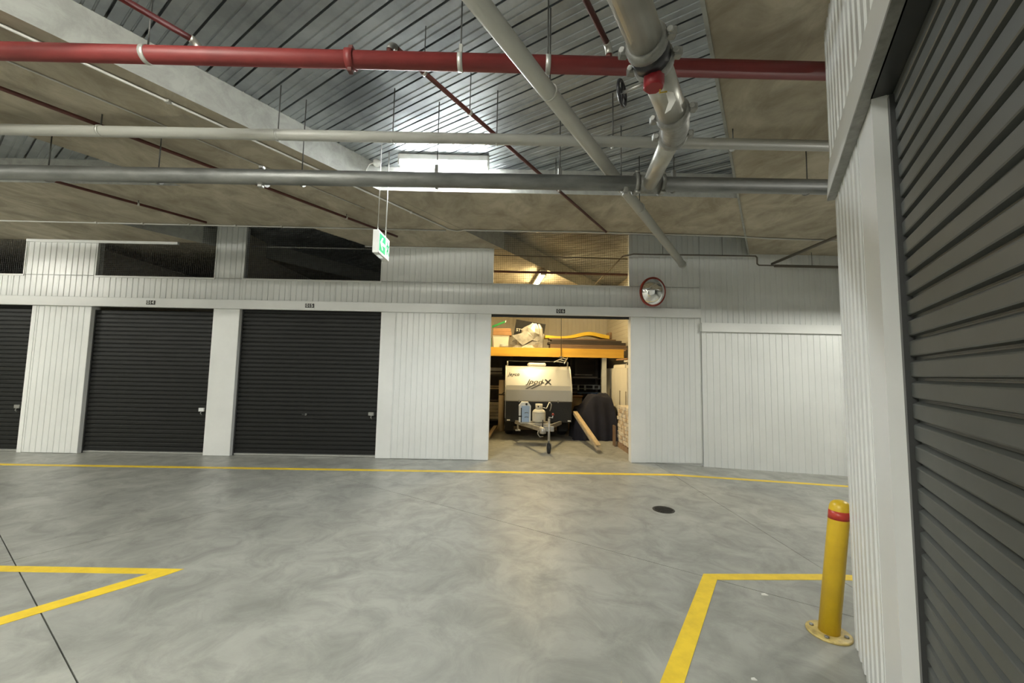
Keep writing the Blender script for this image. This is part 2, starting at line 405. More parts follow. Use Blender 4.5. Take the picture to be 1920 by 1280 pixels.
# above the doors
sheets(-15, 3.33, 2.64, 3.02)
for a, b in ((-15, -10.5), (-8.41, -7.2), (-5.125, -4.65), (-2.24, -.31), (2.10, 3.33)): sheets(a, b, 3.03, ZD, cover=.62)
flash(-8.41, -5.80, 3.60, ZB-.004, YW-.03, YW+.01, 'top_angle')
flash(-2.55, -.33, 3.63, ZB-.004, YW-.03, YW+.01, 'top_angle')
hd = tag(MB().bbox(-15, 3.32, YW-.05, YW+.012, 2.488, 2.645, .004).obj('trim_1', 'white_trim'),
         'long white folded header flashing above the roller doors', 'trim', kind='structure')

# mesh windows over the doors
def mesh_window(i, x0, x1, z0, z1, label):
    t = tag(MB().box(x0, x1, YW-.012, YW+.05, z0-.03, z0).obj('window_%d' % i, 'white_trim'), label, 'window', kind='structure')
    for a, b in ((x0, x0+.018), (x1-.018, x1)): MB().box(a, b, YW-.008, YW+.04, z0, z1).obj('frame', 'white_trim', t)
    m = MB(); y = YW+.03; r = .0013; p = .034
    k = 0
    while x0+k*p < x1: x = x0+k*p; m.box(x-r, x+r, y-r, y+r, z0, z1); k += 1
    k = 0
    while z0+k*p < z1: z = z0+k*p; m.box(x0, x1, y-r*1.2, y+r*1.2, z-r, z+r); k += 1
    o = m.obj('wire_mesh', 'mesh_black', t); o['kind'] = 'stuff'
mesh_window(1, *WINS[0], 3.03, ZB, 'dark wire mesh window cut by the left edge of the picture')
mesh_window(2, *WINS[1], 3.03, ZD, 'dark wire mesh window above roller door 014')
mesh_window(3, *WINS[2], 3.03, ZD, 'dark wire mesh window above roller door 015')
mesh_window(4, *WINS[3], 3.03, ZD, 'wire mesh opening above doorway 016 with a warm lamp glowing behind')

# roller doors ---------------------------------------------------------------------------------
PITCHS = .0725
def slat_mesh(wd, m, deep=.017):
    p = PITCHS
    # from the bottom up: sharp step under the band, flat band, slope leaning back to the slat above
    prof = [(-deep, 0), (-deep, .004), (-.002, .008), (0, .012), (0, p-.018), (-.002, p-.014), (-deep, p-.005), (-deep, p-.0005), (-deep-.003, p-.0005), (-deep-.003, 0)]
    # (depth, z): depth 0 is the proud face, negative goes inwards
    b = MB(); b.prism(prof, lambda q, t: (t, -q[0], q[1]), 0, wd)
    me = b.mesh('slat'); me.materials.append(MATS[m]); return me
def roller(n, label, loc, rz, wd, ht, m, lock=None, mid=None):
    t = thing('door_%d' % n, label, 'roller door', loc, rz, kind='structure')
    me = slat_mesh(wd, m); k = 0; z = .05
    while z+PITCHS <= ht+.03:
        link('slat', me, t, (0, 0, z)); z += PITCHS; k += 1
    MB().bbox(0, wd, -.006, .03, .004, .035, .003).obj('bottom_rail', 'alu', t)
    MB().box(0, wd, .002, .02, .035, .052).obj('seal', 'track_dark', t)
    for a, b in ((-.012, .022), (wd-.022, wd+.012)):
        MB().box(a, b, -.014, .035, 0, ht).obj('guide', 'track_dark', t)
    if lock:
        l = MB().bbox(lock[0]-.055, lock[0]+.04, -.028, -.002, lock[1]-.03, lock[1]+.03, .004).obj('lock', lock[2], t)
        MB().tube([(lock[0]+.0, -.03, lock[1]-.03), (lock[0]+.0, -.045, lock[1]-.06), (lock[0]+.012, -.03, lock[1]-.085)], .008, 8).obj('padlock', 'coupling_grey', l)
    if mid:
        h = MB().tube([(mid[0], 0, mid[1]), (mid[0], -.03, mid[1])], .016, 10).obj('handle', 'alu', t)
        MB().bbox(mid[0]-.055, mid[0]+.01, -.04, -.028, mid[1]-.008, mid[1]+.008, .002).obj('lever', 'track_dark', h)
    return t
YD = YW+.075
roller(1, 'black roller door cut by the left edge of the picture', (-10.5, YD, 0), 0, 2.3, 2.49, 'slat_black', (2.16, .755, 'coupling_grey'))
roller(2, 'black ribbed roller door under number plate 014', (-7.2, YD, 0), 0, 2.1, 2.44, 'slat_black', (1.98, .755, 'can_white'))
roller(3, 'black ribbed roller door under number plate 015', (-4.66, YD, 0), 0, 2.445, 2.49, 'slat_black', (2.33, .733, 'coupling_grey'), (1.21, .705))
# rolled-up door over 016
t = thing('door_4', 'rolled up roller door tucked under the header of doorway 016', 'roller door', (-.32, YD+.25, 2.62), 0, kind='structure')
MB().tube([(-.1, 0, .12), (2.53, 0, .12)], .17, 20).obj('drum', 'slat_black', t)
MB().bbox(.0, 2.43, -.235, -.20, -.165, -.12, .004).obj('bottom_rail', 'track_dark', t)

# number plates
for txt, x, z, lb_ in (('014', -6.148, 2.566, 'faded plate numbered 014, leftmost of the three on the header'), ('015', -3.435, 2.566, 'black plate numbered 015 above the wider closed roller door'), ('016', .883, 2.556, 'black plate numbered 016 above the open doorway')):
    t = tag(MB().bbox(x-.075, x+.075, YW-.058, YW-.0505, z-.036, z+.036, .002).obj('number_plate', 'plate_black' if txt != '014' else 'iron'),
            lb_, 'sign', 'unit number plates')
    letters(txt, .082, 'sign_white', t, (x, YW-.0595, z), (radians(90), 0, 0), depth=.001)

# ------------------------------------------------------------------ interior shells of the units
def shell(name, label, boxes, m='cream_panel'):
    b = MB()
    for q in boxes: b.box(*q)
    return tag(b.obj(name, m), label, 'wall', kind='structure')
sb = shell('wall_storage_back', 'cream panel wall at the back of open unit 016', [(-1.3, 3.1, 12.02, 12.10, 0, ZB)])
sr = shell('wall_storage_right', 'cream panel wall on the right of open unit 016', [(3.02, 3.10, YW+.12, 12.1, -.05, ZD)])
slf = shell('wall_storage_left', 'cream panel wall on the left of open unit 016', [(-1.3, -1.22, YW+.12, 12.1, 0, ZD)])
for i in range(5):
    o = rib_panel(-1.22+i*.848+.001, -1.22+(i+1)*.848-.001, 0, ZB, .12, .006).obj('wall_panel', 'cream_panel', sb); o.location.y = 11.997
for i, (a, b) in enumerate(((6.93, 8.45), (8.45, 10.0), (10.0, 11.99))):
    m = MB(); z = 0
    prof = [(0, 0)]
    while z < 3.9: prof += [(z+.09, 0), (z+.094, .006), (z+.106, .006), (z+.11, 0)]; z += .11
    prof += [(ZD, 0), (ZD, .02), (0, .02)]
    m.prism(prof, lambda q, t: (3.0+q[1], t, q[0]), a+.002, b-.002); m.obj('wall_panel', 'cream_panel', sr)
shell('wall_partition_1', 'plain partition wall between units 014 and 015', [(-4.92, -4.84, YW+.12, 12, 0, ZD)])
shell('wall_partition_2', 'plain partition wall between units 013 and 014', [(-7.74, -7.66, YW+.12, 12, 0, ZD)])
shell('wall_storage_rear', 'plain rear wall of the closed storage units', [(-15, -1.3, 12.02, 12.1, 0, ZD), (3.1, 10, 12.02, 12.1, -.6, ZD)])
shell('wall_left', 'plain wall closing the far left of the car park', [(-15.1, -15, -7, 12.1, 0, ZD)], 'beam_concrete')
shell('wall_rear', 'plain concrete wall behind the viewer', [(-15, 10, -7.1, -7, -.6, ZD)], 'beam_concrete')
shell('wall_right_end', 'plain wall at the end of the ramp', [(9.9, 10, -7, 12, -.8, ZD)], 'beam_concrete')

# ------------------------------------------------------------------ near wall on the right with its roller door (local s runs back from the corner)
RZ = -(pi/2+G); RO = gp(0, 3.0, 0)
def rparent(o): o.location = RO; o.rotation_euler = (0, 0, RZ); return o
b = MB()
b.box(0.004, 1.03, .375, .47, 0, ZB); b.box(1.03, 4.23, .375, .47, 2.85, ZB); b.box(4.23, 11, .375, .47, 0, ZB)
b.box(0.004, .09, .47, 5.5, -.25, ZB)
nw = tag(rparent(b.obj('wall_right', 'white_trim')), 'white ribbed steel wall close by on the right', 'wall', kind='structure')
def rpanel(s0, s1, z0, z1, face, name='cladding_sheet', pitch=.105, deep=.016):
    prof = [(s0, 0)]; g = s0+.05
    while g+.03 < s1:
        prof += [(g-.016, 0), (g-.004, deep), (g+.024, deep), (g+.036, 0)]; g += pitch
    prof += [(s1, 0), (s1, .02+deep), (s0, .02+deep)]
    m = MB().prism(prof, lambda q, t: (q[0], q[1]+face, t), z0, z1); return m.obj(name, 'white_cladding', nw)
rpanel(0, .735, .012, 2.60, .355)
MB().bbox(.735, 1.03, .357, .378, .004, 2.60, .003).obj('jamb_flashing', 'white_trim', nw)
MB().box(1.030, 1.034, .353, .398, .004, 2.60).obj('jamb_reveal', 'white_trim', nw)
for i in range(10): rpanel(i*1.05, (i+1)*1.05-.002, 2.60, ZB, .335)
for i in range(6): rpanel(4.35+i*1.05, 4.35+(i+1)*1.05-.002, .012, 2.60, .355)
MB().bbox(4.23, 4.35, .357, .378, .004, 2.60, .003).obj('jamb_flashing', 'white_trim', nw)
MB().bbox(-.004, .004, .354, .40, .004, 2.58, .001).obj('corner_flashing', 'white_trim', nw)
MB().bbox(-.004, .004, .335, .40, 2.58, ZB, .001).obj('corner_flashing', 'white_trim', nw)
hb = tag(rparent(MB().prism([(.316, 2.59), (.332, 2.81), (.334, 2.82), (.334, 2.59)],
         lambda q, t: (t, q[0], q[1]), -.012, 10.5).obj('trim_2', 'white_trim')), 'white header flashing over the near roller door', 'trim', kind='structure')
MB().box(-.012, 10.5, .316, .355, 2.577, 2.59).obj('drip_edge', 'coupling_grey', hb)
MB().box(1.03, 4.23, .35, .50, 2.577, 2.62).obj('soffit_cover', 'track_dark', hb)
q = RO; loc = (gp(.412, 3.0-1.04))
d5 = roller(5, 'large charcoal roller door close by on the right', loc, RZ, 3.18, 2.56, 'slat_charcoal')
MB().tube([(-.03, .22, 2.62), (3.2, .22, 2.62)], .17, 20).obj('drum', 'slat_black', d5)
MB().box(-.05, 3.25, .03, .05, 2.5, 3.4).obj('shroud', 'core_dark', d5)
MB().box(-.05, 3.25, .04, .9, 3.0, 3.05).obj('hood', 'core_dark', d5)

# ------------------------------------------------------------------ bollard
t = thing('bollard', 'yellow steel bollard with a red band, leaning beside the wall corner', 'bollard', (1.915, 2.43, 0))
lean = lambda v: (v[0]+v[2]*.135, v[1]-v[2]*.0, v[2])
MB().lathe([(.112, 0), (.112, .008), (.106, .012), (.05, .012)], seg=28).obj('base_plate', 'plate_yellow', t)
MB().lathe([(.0525, .010), (.0525, .712), (.0515, .728), (.046, .745), (.034, .757), (.016, .763)], seg=28, T=lean).obj('post', 'bollard_yellow', t)
MB().lathe([(.0534, .655), (.0534, .705)], seg=28, T=lean).obj('reflective_band', 'red_tape', t)
for k in range(4):
    a = pi/4+k*pi/2; MB().lathe([(.012, .012), (.012, .020), (.006, .022)], (cos(a)*.082, sin(a)*.082, 0), 6).obj('bolt', 'coupling_grey', t)

# ------------------------------------------------------------------ pipes under the ceiling
def rod(parent, x, y, z0, z1, r=.005): return MB().tube([(x, y, z0), (x, y, z1)], r, 6).obj('hanger_rod', 'rod_dark', parent)
def ring(parent, c, axis, r, wd=.03, m='clamp_pale', name='clamp'):
    a = Vector(axis).normalized()*wd/2; c = Vector(c); return MB().tube([c-a, c+a], r, 20).obj(name, m, parent)
def ztop(x, y):
    p = x*cos(G)-y*sin(G)
    if 4.625 < y < 5.94: return ZB
    return ZD if (-3.89 < p < -.265 or -8.3 < p < -5.86) else ZB
# red fire main
YR, ZR, RR = 2.39, 3.47, .052
t = thing('fire_main_pipe', 'thick red fire main running across the top of the picture', 'pipe')
MB().tube([(-9, YR, ZR), (2.03, YR, ZR)], RR, 20).obj('pipe', 'red_pipe', t)
for x in (-2.34, -.345, .215, -4.2):
    ring(t, (x, YR, ZR), (1, 0, 0), RR+.004, .032); rod(t, x, YR, ZR+RR, ztop(x, YR))
for x in (-.345,): MB().bbox(x-.012, x+.012, YR-.01, YR+.01, ZR+RR, ZR+RR+.07, .003).obj('hanger_bracket', 'clamp_pale', t)
c = ring(t, (-1.045, YR, ZR), (1, 0, 0), RR+.012, .05, 'red_pipe', 'coupling')
for sz in (-1, 1): MB().bbox(-1.06, -1.03, YR-.02, YR+.02, ZR+sz*(RR+.022)-.014, ZR+sz*(RR+.022)+.014, .004).obj('coupling_bolt', 'dark_red_pipe', c)
# branch pipes of the sprinkler system
def branch(label, p, u0, u1, z=3.6, r=.017, m='dark_red_pipe', riser=None, clips=()):
    t = thing('sprinkler_pipe', label, 'pipe', group='sprinkler branch pipes')
    A, B = Vector(gp(p, u0, z)), Vector(gp(p, u1, z))
    MB().tube([A, B], r, 10).obj('pipe', m, t)
    if riser is not None:
        e = A if riser == 0 else B; other = B if riser == 0 else A; d = (e-other).normalized(); pts = []
        for k in range(6):
            a = k/5*pi/2; pts.append(e+d*(.05*sin(a))-Vector((0, 0, .05*(1-cos(a)))))
        MB().tube(pts, r+.005, 12).obj('elbow', 'galv_pipe' if riser == 1 else 'coupling_grey', t)
        q = pts[-1]; MB().tube([q, (q.x, q.y, ZR+RR-.004)], r+.002, 10).obj('riser', m, t)
    for u in clips:
        q = gp(p, u, z); ring(t, q, (sin(G), cos(G), 0), r+.006, .02); rod(t, q[0], q[1], z+r, ztop(q[0], q[1]), .004)
    return t
branch('thin dark red sprinkler pipe crossing diagonally behind the ceiling lamp', -2.0, 1.60, 5.55, riser=0, clips=(1.85, 2.36, 3.9))
branch('thin pinkish red sprinkler pipe with a silver elbow at the top left', -3.07, -2.5, .84, riser=1, r=.020, m='red_pipe')
branch('short thin red sprinkler pipe at the top beside the big galvanised pipe', -.82, -1.5, 2.28, riser=1, r=.018)
branch('long thin dark red sprinkler pipe along the left beam soffit', -4.9, -3, 4.1, clips=(.9, 3.2))
branch('thin dark red sprinkler pipe at the far left over door 014', -6.88, -1, 2.25, clips=(1.5,))
# grey plastic pipe
YP, ZP, RP = 3.262, 3.5, .045
t = thing('plastic_pipe', 'pale grey plastic pipe running across above the steel pipe', 'pipe')
MB().tube([(-10, YP+.06, ZP), (3.6, YP-.01, ZP)], RP, 18).obj('pipe', 'pvc_grey', t)
for x in (-3.55, -2.03, -1.04, -.14, .87, 1.92):
    ring(t, (x, YP+.02, ZP), (1, 0, 0), RP+.004, .018); rod(t, x, YP+.02, ZP+RP, ztop(x, YP))
# lower steel pipe
YS, ZS, RS = 3.43, 3.2, .066
t = thing('steel_pipe', 'large galvanised steel pipe hung lowest across the ceiling', 'pipe')
MB().tube([(-10, YS+.08, ZS), (3.6, YS-.04, ZS)], RS, 22).obj('pipe', 'steel_pipe', t)
for x in (-4.2, -3.2, -1.9, -.68, .43, 1.46, 2.66):
    ring(t, (x, YS+.01-.01*x, ZS), (1, 0, 0), RS+.004, .02, 'coupling_grey'); rod(t, x, YS+.01-.01*x, ZS+RS, ztop(x, YS))
for x in (-.68, .43, 1.46): MB().bbox(x-.016, x+.016, YS-.018, YS+.018, ZS+RS-.005, ZS+RS+.075, .003).obj('hanger_bracket', 'coupling_grey', t)
for x in (-2.25, 1.02, -8): 
    c = ring(t, (x, YS+.01-.01*x, ZS), (1, 0, 0), RS+.012, .05, 'coupling_grey', 'coupling')
    for sz in (-1, 1): MB().bbox(x-.02, x+.02, YS-.01, YS+.03, ZS+sz*(RS+.02)-.012, ZS+sz*(RS+.02)+.012, .004).obj('coupling_bolt', 'alu', c)
TX = 1.225
c = ring(t, (TX, YS-.012, ZS), (1, 0, 0), RS+.014, .26, 'coupling_grey', 'tee')
for sx in (-1, 1):
    ring(c, (TX+sx*.115, YS-.012, ZS), (1, 0, 0), RS+.028, .035, 'coupling_grey', 'flange')
    for sz in (-1, 1): MB().tube([(TX+sx*.135, YS-.06, ZS+sz*(RS+.025)), (TX+sx*.09, YS-.06, ZS+sz*(RS+.025))], .012, 8).obj('coupling_bolt', 'alu', c)
# diagonal plastic pipe along the grid
t = thing('drain_pipe', 'pale plastic drain pipe slanting diagonally down to the wall', 'pipe')
MB().tube([gp(-1.175, -2, 3.35), gp(-1.195, 7.02, 3.35)], .054, 20).obj('pipe', 'pvc_grey', t)
for u in (2.2, 3.7, 4.35): ring(t, gp(-1.18, u, 3.35), (sin(G), cos(G), 0), .058, .016); q = gp(-1.18, u, 3.35); rod(t, q[0], q[1], 3.40, ztop(q[0], q[1]))
c = ring(t, gp(-1.196, 6.98, 3.35), (sin(G), cos(G), 0), .064, .06, 'pvc_grey', 'socket')
# big galvanised pipe, valve and branch to the steel pipe
ZG, PG_, RG = 2.95, -.42, .073
t = thing('galvanised_pipe', 'biggest galvanised pipe coming from the top with couplings and an elbow', 'pipe')
MB().tube([gp(PG_, -4, ZG), gp(PG_, 1.70, ZG)], RG, 24).obj('pipe', 'galv_pipe', t)
MB().tube([gp(PG_, 1.78, ZG), gp(PG_, 2.26, ZG)], RG, 24).obj('pipe', 'galv_pipe', t)
E0, E1 = Vector(gp(PG_, 2.36, ZG)), Vector((TX, YS-.06, ZS-.01))
pts = [Vector(gp(PG_, 2.25, ZG))]
dB = (E1-E0).normalized(); dA = Vector(gp(0, 1, 0)).normalized()
for k in range(6):
    s = k/5; pts.append(E0+(-dA*.10*(1-s)**2)+(dB*.12*s**2))
pts.append(E0+dB*.14)
MB().tube(pts, RG+.004, 24).obj('elbow', 'coupling_grey', t)
MB().tube([E0+dB*.10, E1], RS-.002, 22).obj('branch_pipe', 'galv_pipe', t)
def groove(parent, c, d, r):
    d = Vector(d).normalized(); c = Vector(c)
    o = MB().tube([c-d*.03, c-d*.018, c+d*.018, c+d*.03], [r+.006, r+.018, r+.018, r+.006], 24).obj('coupling', 'coupling_grey', parent)
    side = d.cross(Vector((0, 0, 1))).normalized()
    for sg in (-1, 1):
        q = c+side*sg*(r+.03); MB().tube([q-d*.028, q+d*.028], .013, 8).obj('coupling_bolt', 'alu', o)
        MB().bbox(q.x-.02, q.x+.02, q.y-.02, q.y+.02, q.z-.02, q.z+.02, .005).obj('coupling_lug', 'coupling_grey', o)
    return o
groove(t, gp(PG_, 1.675, ZG), dA, RG); groove(t, gp(PG_, 1.80, ZG), dA, RG)
groove(t, gp(PG_, 2.235, ZG), dA, RG); groove(t, E0+dB*.15, dB, RG-.004)
# butterfly valve between the two couplings
v = thing('butterfly_valve', 'butterfly valve with a red gearbox and a black handwheel on the big pipe', 'valve', gp(PG_, 1.738, ZG), -G)
MB().tube([(0, -.04, 0), (0, .04, 0)], RG+.012, 24).obj('body', 'valve_black', v)
MB().lathe([(.04, -.16), (.048, -.15), (.048, -.10), (.036, -.08)], seg=8, T=lambda q: (q[0]+.0, q[1]+.06, q[2]+.03)).obj('gearbox', 'valve_red', v)
MB().lathe([(.020, -.09), (.024, -.07), (.024, -.05)], (0, .06, .03), 12).obj('gear_cap', 'tag_white', v)
hw = MB()
R0 = .058; hp = [(-.155, .08+R0*cos(2*pi*k/20), -.08+R0*sin(2*pi*k/20)) for k in range(21)]
hw.tube(hp, .008, 8, caps=False); hw.tube([(-.155, .08-R0, -.08), (-.155, .08+R0, -.08)], .006, 6); hw.tube([(-.155, .08, -.08-R0), (-.155, .08, -.08+R0)], .006, 6)
hw.obj('handwheel', 'valve_black', v)
MB().tube([(-.16, .08, -.08), (-.03, .07, -.08)], .008, 8).obj('spindle', 'alu', v)
m = MB(); pr = [(.0, 0), (.035, -.02), (.045, -.06), (.02, -.10), (-.005, -.11), (.012, -.06)]
m.prism(pr, lambda q, t_: (q[0]+.04, .12+t_, q[1]-.12), 0, .004).obj('paper_tag', 'tag_white', v)
MB().tube([(.03, .07, -.11), (.02, .09, -.14), (.045, .12, -.125)], .004, 6).obj('wire', 'toy_yellow', v)

# dark small-bore pipe along the wall, right
t = thing('gas_pipe', 'thin dark pipe clipped along the right wall, stepping down', 'pipe')
MB().tube([(1.95, 9.4, 3.53), (1.95, 6.70, 3.53), (2.12, 6.645, 3.555), (4.225, 6.64, 3.565), (4.25, 6.64, 3.54), (4.25, 6.64, 3.43), (4.28, 6.64, 3.405), (9.4, 6.64, 3.40)], .013, 8).obj('pipe', 'conduit_dark', t)
MB().tube([(4.55, 6.64, 3.40), (9.4, 6.64, 3.395)], .024, 10).obj('sleeve', 'conduit_dark', t)
for x in (2.62, 3.65, 5.2): rod(t, x, 6.64, 3.56 if x < 4 else 3.41, ZD if x < 4 else ZB, .004)
t = tag(MB().tube([(4.50, 6.63, 3.43), (4.47, 5.2, 3.43), (4.47, 1.5, 3.43)], .022, 10).obj('branch_pipe', 'conduit_dark'),
        'dark pipe running back from the wall towards the right corner', 'pipe')
t = tag(MB().tube([(4.85, 5.9, 3.585), (4.9, 5.2, 3.585), (4.95, 4.0, 3.60)], .018, 8).obj('stub_pipe', 'dark_red_pipe'), 'short dark red pipe stub under the right beam by the near wall', 'pipe')

# surface conduits
t = thing('conduit', 'pale conduit along the left beam edge, bending right along the back beam', 'conduit')
pts = [gp(-4.04, -3, ZB-.013), gp(-4.04, 4.36, ZB-.013), gp(-3.98, 4.47, ZB-.013), gp(-3.84, 4.50, ZB-.013), (-.5, 5.88, ZB-.013), (1.1, 5.86, ZB-.013), (3.4, 5.90, ZB-.013), (4.0, 5.96, ZB-.013), (5.6, 6.02, ZB-.013)]
MB().tube(pts, .012, 8).obj('tube', 'conduit_pale', t)
for q in (gp(-4.04, 1, ZB-.016), gp(-4.04, 2.4, ZB-.016), gp(-4.04, 3.6, ZB-.016), (.4, 5.872, ZB-.016), (2.2, 5.88, ZB-.016)):
    MB().bbox(q[0]-.02, q[0]+.02, q[1]-.02, q[1]+.02, q[2]-.012, q[2]+.016, .003).obj('saddle', 'clamp_pale', t)
t = thing('conduit', 'pale conduit under the back beam at the far left', 'conduit')
MB().tube([(-12, 5.88, ZB-.012), (-3.4, 5.91, ZB-.012), (-1.0, 5.92, ZB-.012)], .011, 8).obj('tube', 'conduit_pale', t)
for x in (-6.3, -5.6, -4.9, -4.2, -3.5): MB().bbox(x-.016, x+.016, 5.88, 5.92, ZB-.026, ZB, .003).obj('saddle', 'clamp_pale', t)
t = tag(MB().tube([gp(-4.50, -3, ZB-.008), gp(-4.50, 3.2, ZB-.008)], .007, 6).obj('thin_conduit', 'conduit_pale'), 'thin conduit along the middle of the left beam soffit', 'conduit')

# ------------------------------------------------------------------ lamps
def batten(label, c, rz, L, tube, rods=True, drop=.10):
    t = thing('batten_light', label, 'light', c, rz)
    h = drop
    MB().bbox(-L/2, L/2, -.066, .066, .004, .075, .008).obj('housing', 'lamp_body', t)
    prof = [(.056*cos(a), -.045*sin(a)) for a in [pi*k/8 for k in range(9)]]
    MB().prism([(y, z+.003) for y, z in prof], lambda q, s: (s, q[0], q[1]), -L/2+.01, L/2-.01, True).obj('diffuser', tube, t)
    for x in (-L/2+.005, L/2-.005): MB().bbox(x-.012, x+.012, -.06, .06, -.045, .07, .004).obj('end_cap', 'lamp_body', t)
    return t
batten('bright white batten lamp glowing under the metal deck', (-.785, 4.38, ZD-.077), 0, 1.02, 'tube_cool')
batten('warm batten lamp under the beam inside open unit 016', (.64, 8.70, ZB-.10), radians(94), 1.30, 'tube_warm')
for lb, c in (('added fill batten lamp outside the picture on the left', (-9.25, 1.6, ZB-.077)), ('white batten lamp behind the viewer', (-2.8, -1.6, ZD-.077)),  # left lamp is added out of view to brighten the left end
              ('added fill batten lamp far behind the viewer on the left', (-8.3, -3.0, ZB-.077)), ('white batten lamp on the ramp beyond the right corner', (6.05, 4.25, ZD-.077)),  # lamp behind on the left is added to even out the light
              ('added fill batten lamp at the far left of the car park', (-10.6, 4.1, ZB-.077)), ('added fill batten lamp far behind the viewer', (-4.4, -5.0, ZD-.077)), ('added fill batten lamp just above and behind the viewer', (-2.1, .2, ZD-.077))):  # three unseen lamps added as fill, the last for the near header
    batten(lb, c, 0, .66 if 'just above' in lb else 1.22, 'tube_neutral')

# ------------------------------------------------------------------ exit sign
t = thing('exit_sign', 'green and white running man exit sign hanging from two rods', 'exit sign', (-1.365, 4.0, 2.70))
SL, SH = .36, .245
MB().bbox(-.065, 0, 0, SL, 0, SH, .006).obj('box', 'sign_white', t)
MB().box(0, .002, .012, SL-.012, .012, SH-.012).obj('face', 'sign_lit', t)
MB().box(.002, .004, .016, .205, .03, SH-.03).obj('arrow_panel', 'sign_green', t)
sp = lambda q, s: (.004+s, q[0], q[1])
cy, cz = .108, SH/2
ar = [(cy-.072, cz), (cy-.012, cz+.066), (cy+.020, cz+.066), (cy-.020, cz+.017), (cy+.072, cz+.017), (cy+.072, cz-.017), (cy-.020, cz-.017), (cy+.020, cz-.066), (cy-.012, cz-.066)]
# arrow made of a head and a shaft (both convex)
m = MB(); m.prism([(cy-.072, cz), (cy-.012, cz+.066), (cy+.020, cz+.066), (cy-.030, cz)], sp, 0, .002); m.prism([(cy-.072, cz), (cy-.030, cz), (cy+.020, cz-.066), (cy-.012, cz-.066)], sp, 0, .002)
m.prism([(cy-.055, cz-.016), (cy+.072, cz-.016), (cy+.072, cz+.016), (cy-.055, cz+.016)], sp, 0, .0018); m.obj('arrow', 'sign_lit', t)
# running figure in a doorway
my, mz = .282, SH/2
m = MB(); m.box(.002, .004, .222, .342, .03, SH-.03); m.obj('figure_panel', 'sign_lit', t)
fig = MB(); q3 = lambda y, z: (.0045, my+y, mz+z)
fig.lathe([(.0, 0), (.012, .0), (.012, .002)], seg=12, T=lambda v: (.004+v[2], my-.012+v[0], mz+.062+v[1]))
for a, b, r in (((-.004, .045), (.010, -.005), .010), ((-.004, .040), (-.036, .020), .006), ((-.036, .020), (-.044, -.004), .005), ((-.002, .040), (.032, .026), .006), ((.032, .026), (.042, .046), .005),
                ((.010, -.005), (-.020, -.032), .008), ((-.020, -.032), (-.012, -.066), .006), ((.010, -.005), (.030, -.038), .008), ((.030, -.038), (.052, -.060), .006)):
    A, B = Vector(a), Vector(b); d = (B-A).normalized(); nrm = Vector((-d.y, d.x))*r
    r *= 1.5; nrm = nrm*1.5; fig.prism([tuple(A+nrm-d*r*.6), tuple(B+nrm+d*r*.6), tuple(B-nrm+d*r*.6), tuple(A-nrm-d*r*.6)], lambda q, s: (.0042+s, my+q[0], mz+q[1]), 0, .002)
fig.obj('running_figure', 'sign_green', t)
MB().box(-.05, -.015, .10, .20, -.006, .002).obj('indicator_lens', 'sign_lit', t)
for y, r in ((.05, .004), (.31, .007)): MB().tube([(-.032, y, SH), (-.032, y, ZD-2.70)], r, 8).obj('hanging_rod', 'clamp_pale', t)
t = thing('junction_box', 'small round white junction box on the deck beside the left beam', 'junction box', (-1.60, 4.50, ZD-.055))
MB().lathe([(.035, 0), (.042, .008), (.042, .055)], seg=16).obj('box', 'tag_white', t)
MB().tube([(-.035, 0, .03), (-.08, -.02, .0), (-.10, -.04, -.07), (-.09, -.08, -.12)], .006, 6).obj('cable', 'tag_white', t)

# ------------------------------------------------------------------ convex mirror
t = thing('convex_mirror', 'round convex traffic mirror with a red rim on the white wall', 'mirror', (2.38, 6.47, 2.868))
nrm = Vector((.30, -1, -.12)).normalized(); Rm = nrm.to_track_quat('Z', 'Y').to_matrix()
tr = lambda v: tuple(Rm @ Vector(v))
rs = .232
prof = [(rs*sin(a)/sin(1.05), .0+rs/sin(1.05)*(cos(a)-cos(1.05))) for a in [1.05*(1-k/12) for k in range(12)]]+[(.003, rs/sin(1.05)*(1-cos(1.05)))]
MB().lathe(prof, seg=40, T=tr).obj('glass', 'mirror', t)
MB().lathe([(rs-.004, .008), (rs+.006, .022), (rs+.014, .012), (rs+.014, -.02), (rs+.002, -.035), (.14, -.07), (.05, -.085)], seg=40, T=tr).obj('rim', 'mirror_rim', t)
MB().tube([tuple(-nrm*.07), (.0, .25, .02), (0, .325, .02)], .022, 10).obj('bracket', 'coupling_grey', t)
MB().bbox(-.06, .06, .312, .328, -.05, .09, .004).obj('wall_plate', 'coupling_grey', t)

# ------------------------------------------------------------------ open unit 016: mezzanine shelf
t = thing('mezzanine_shelf', 'timber mezzanine shelf with a deep yellow front beam', 'shelf', (0, 9.6, 0))
MB().bbox(-1.2, 2.81, 0, .065, 1.875, 2.09, .004).obj('front_beam', 'yellow_beam', t)
for k in range(6): MB().box(-1.2+.68*k, -1.2+.68*k+.676, .066, 2.37, 2.055, 2.085).obj('shelf_board', 'ply', t)
for x in (-1.1, .1, 1.4, 2.35): MB().box(x-.022, x+.022, .066, 2.37, 1.90, 2.054).obj('joist', 'ply', t)
MB().bbox(2.295, 2.405, .07, .18, 0, 1.90, .006).obj('post', 'post_white', t)
MB().bbox(-1.15, -1.05, .07, .18, 0, 1.90, .006).obj('post', 'post_white', t)
r_ = MB().tube([(1.27, -.03, 1.87), (1.27, -.03, ZB)], .008, 8).obj('suspension_rod', 'rod_dark', t)
MB().lathe([(.03, -.02), (.06, .0), (.012, .03)], (1.27, -.03, 1.87), 10).obj('rod_nut', 'rod_dark', r_)

ZSH = 2.086
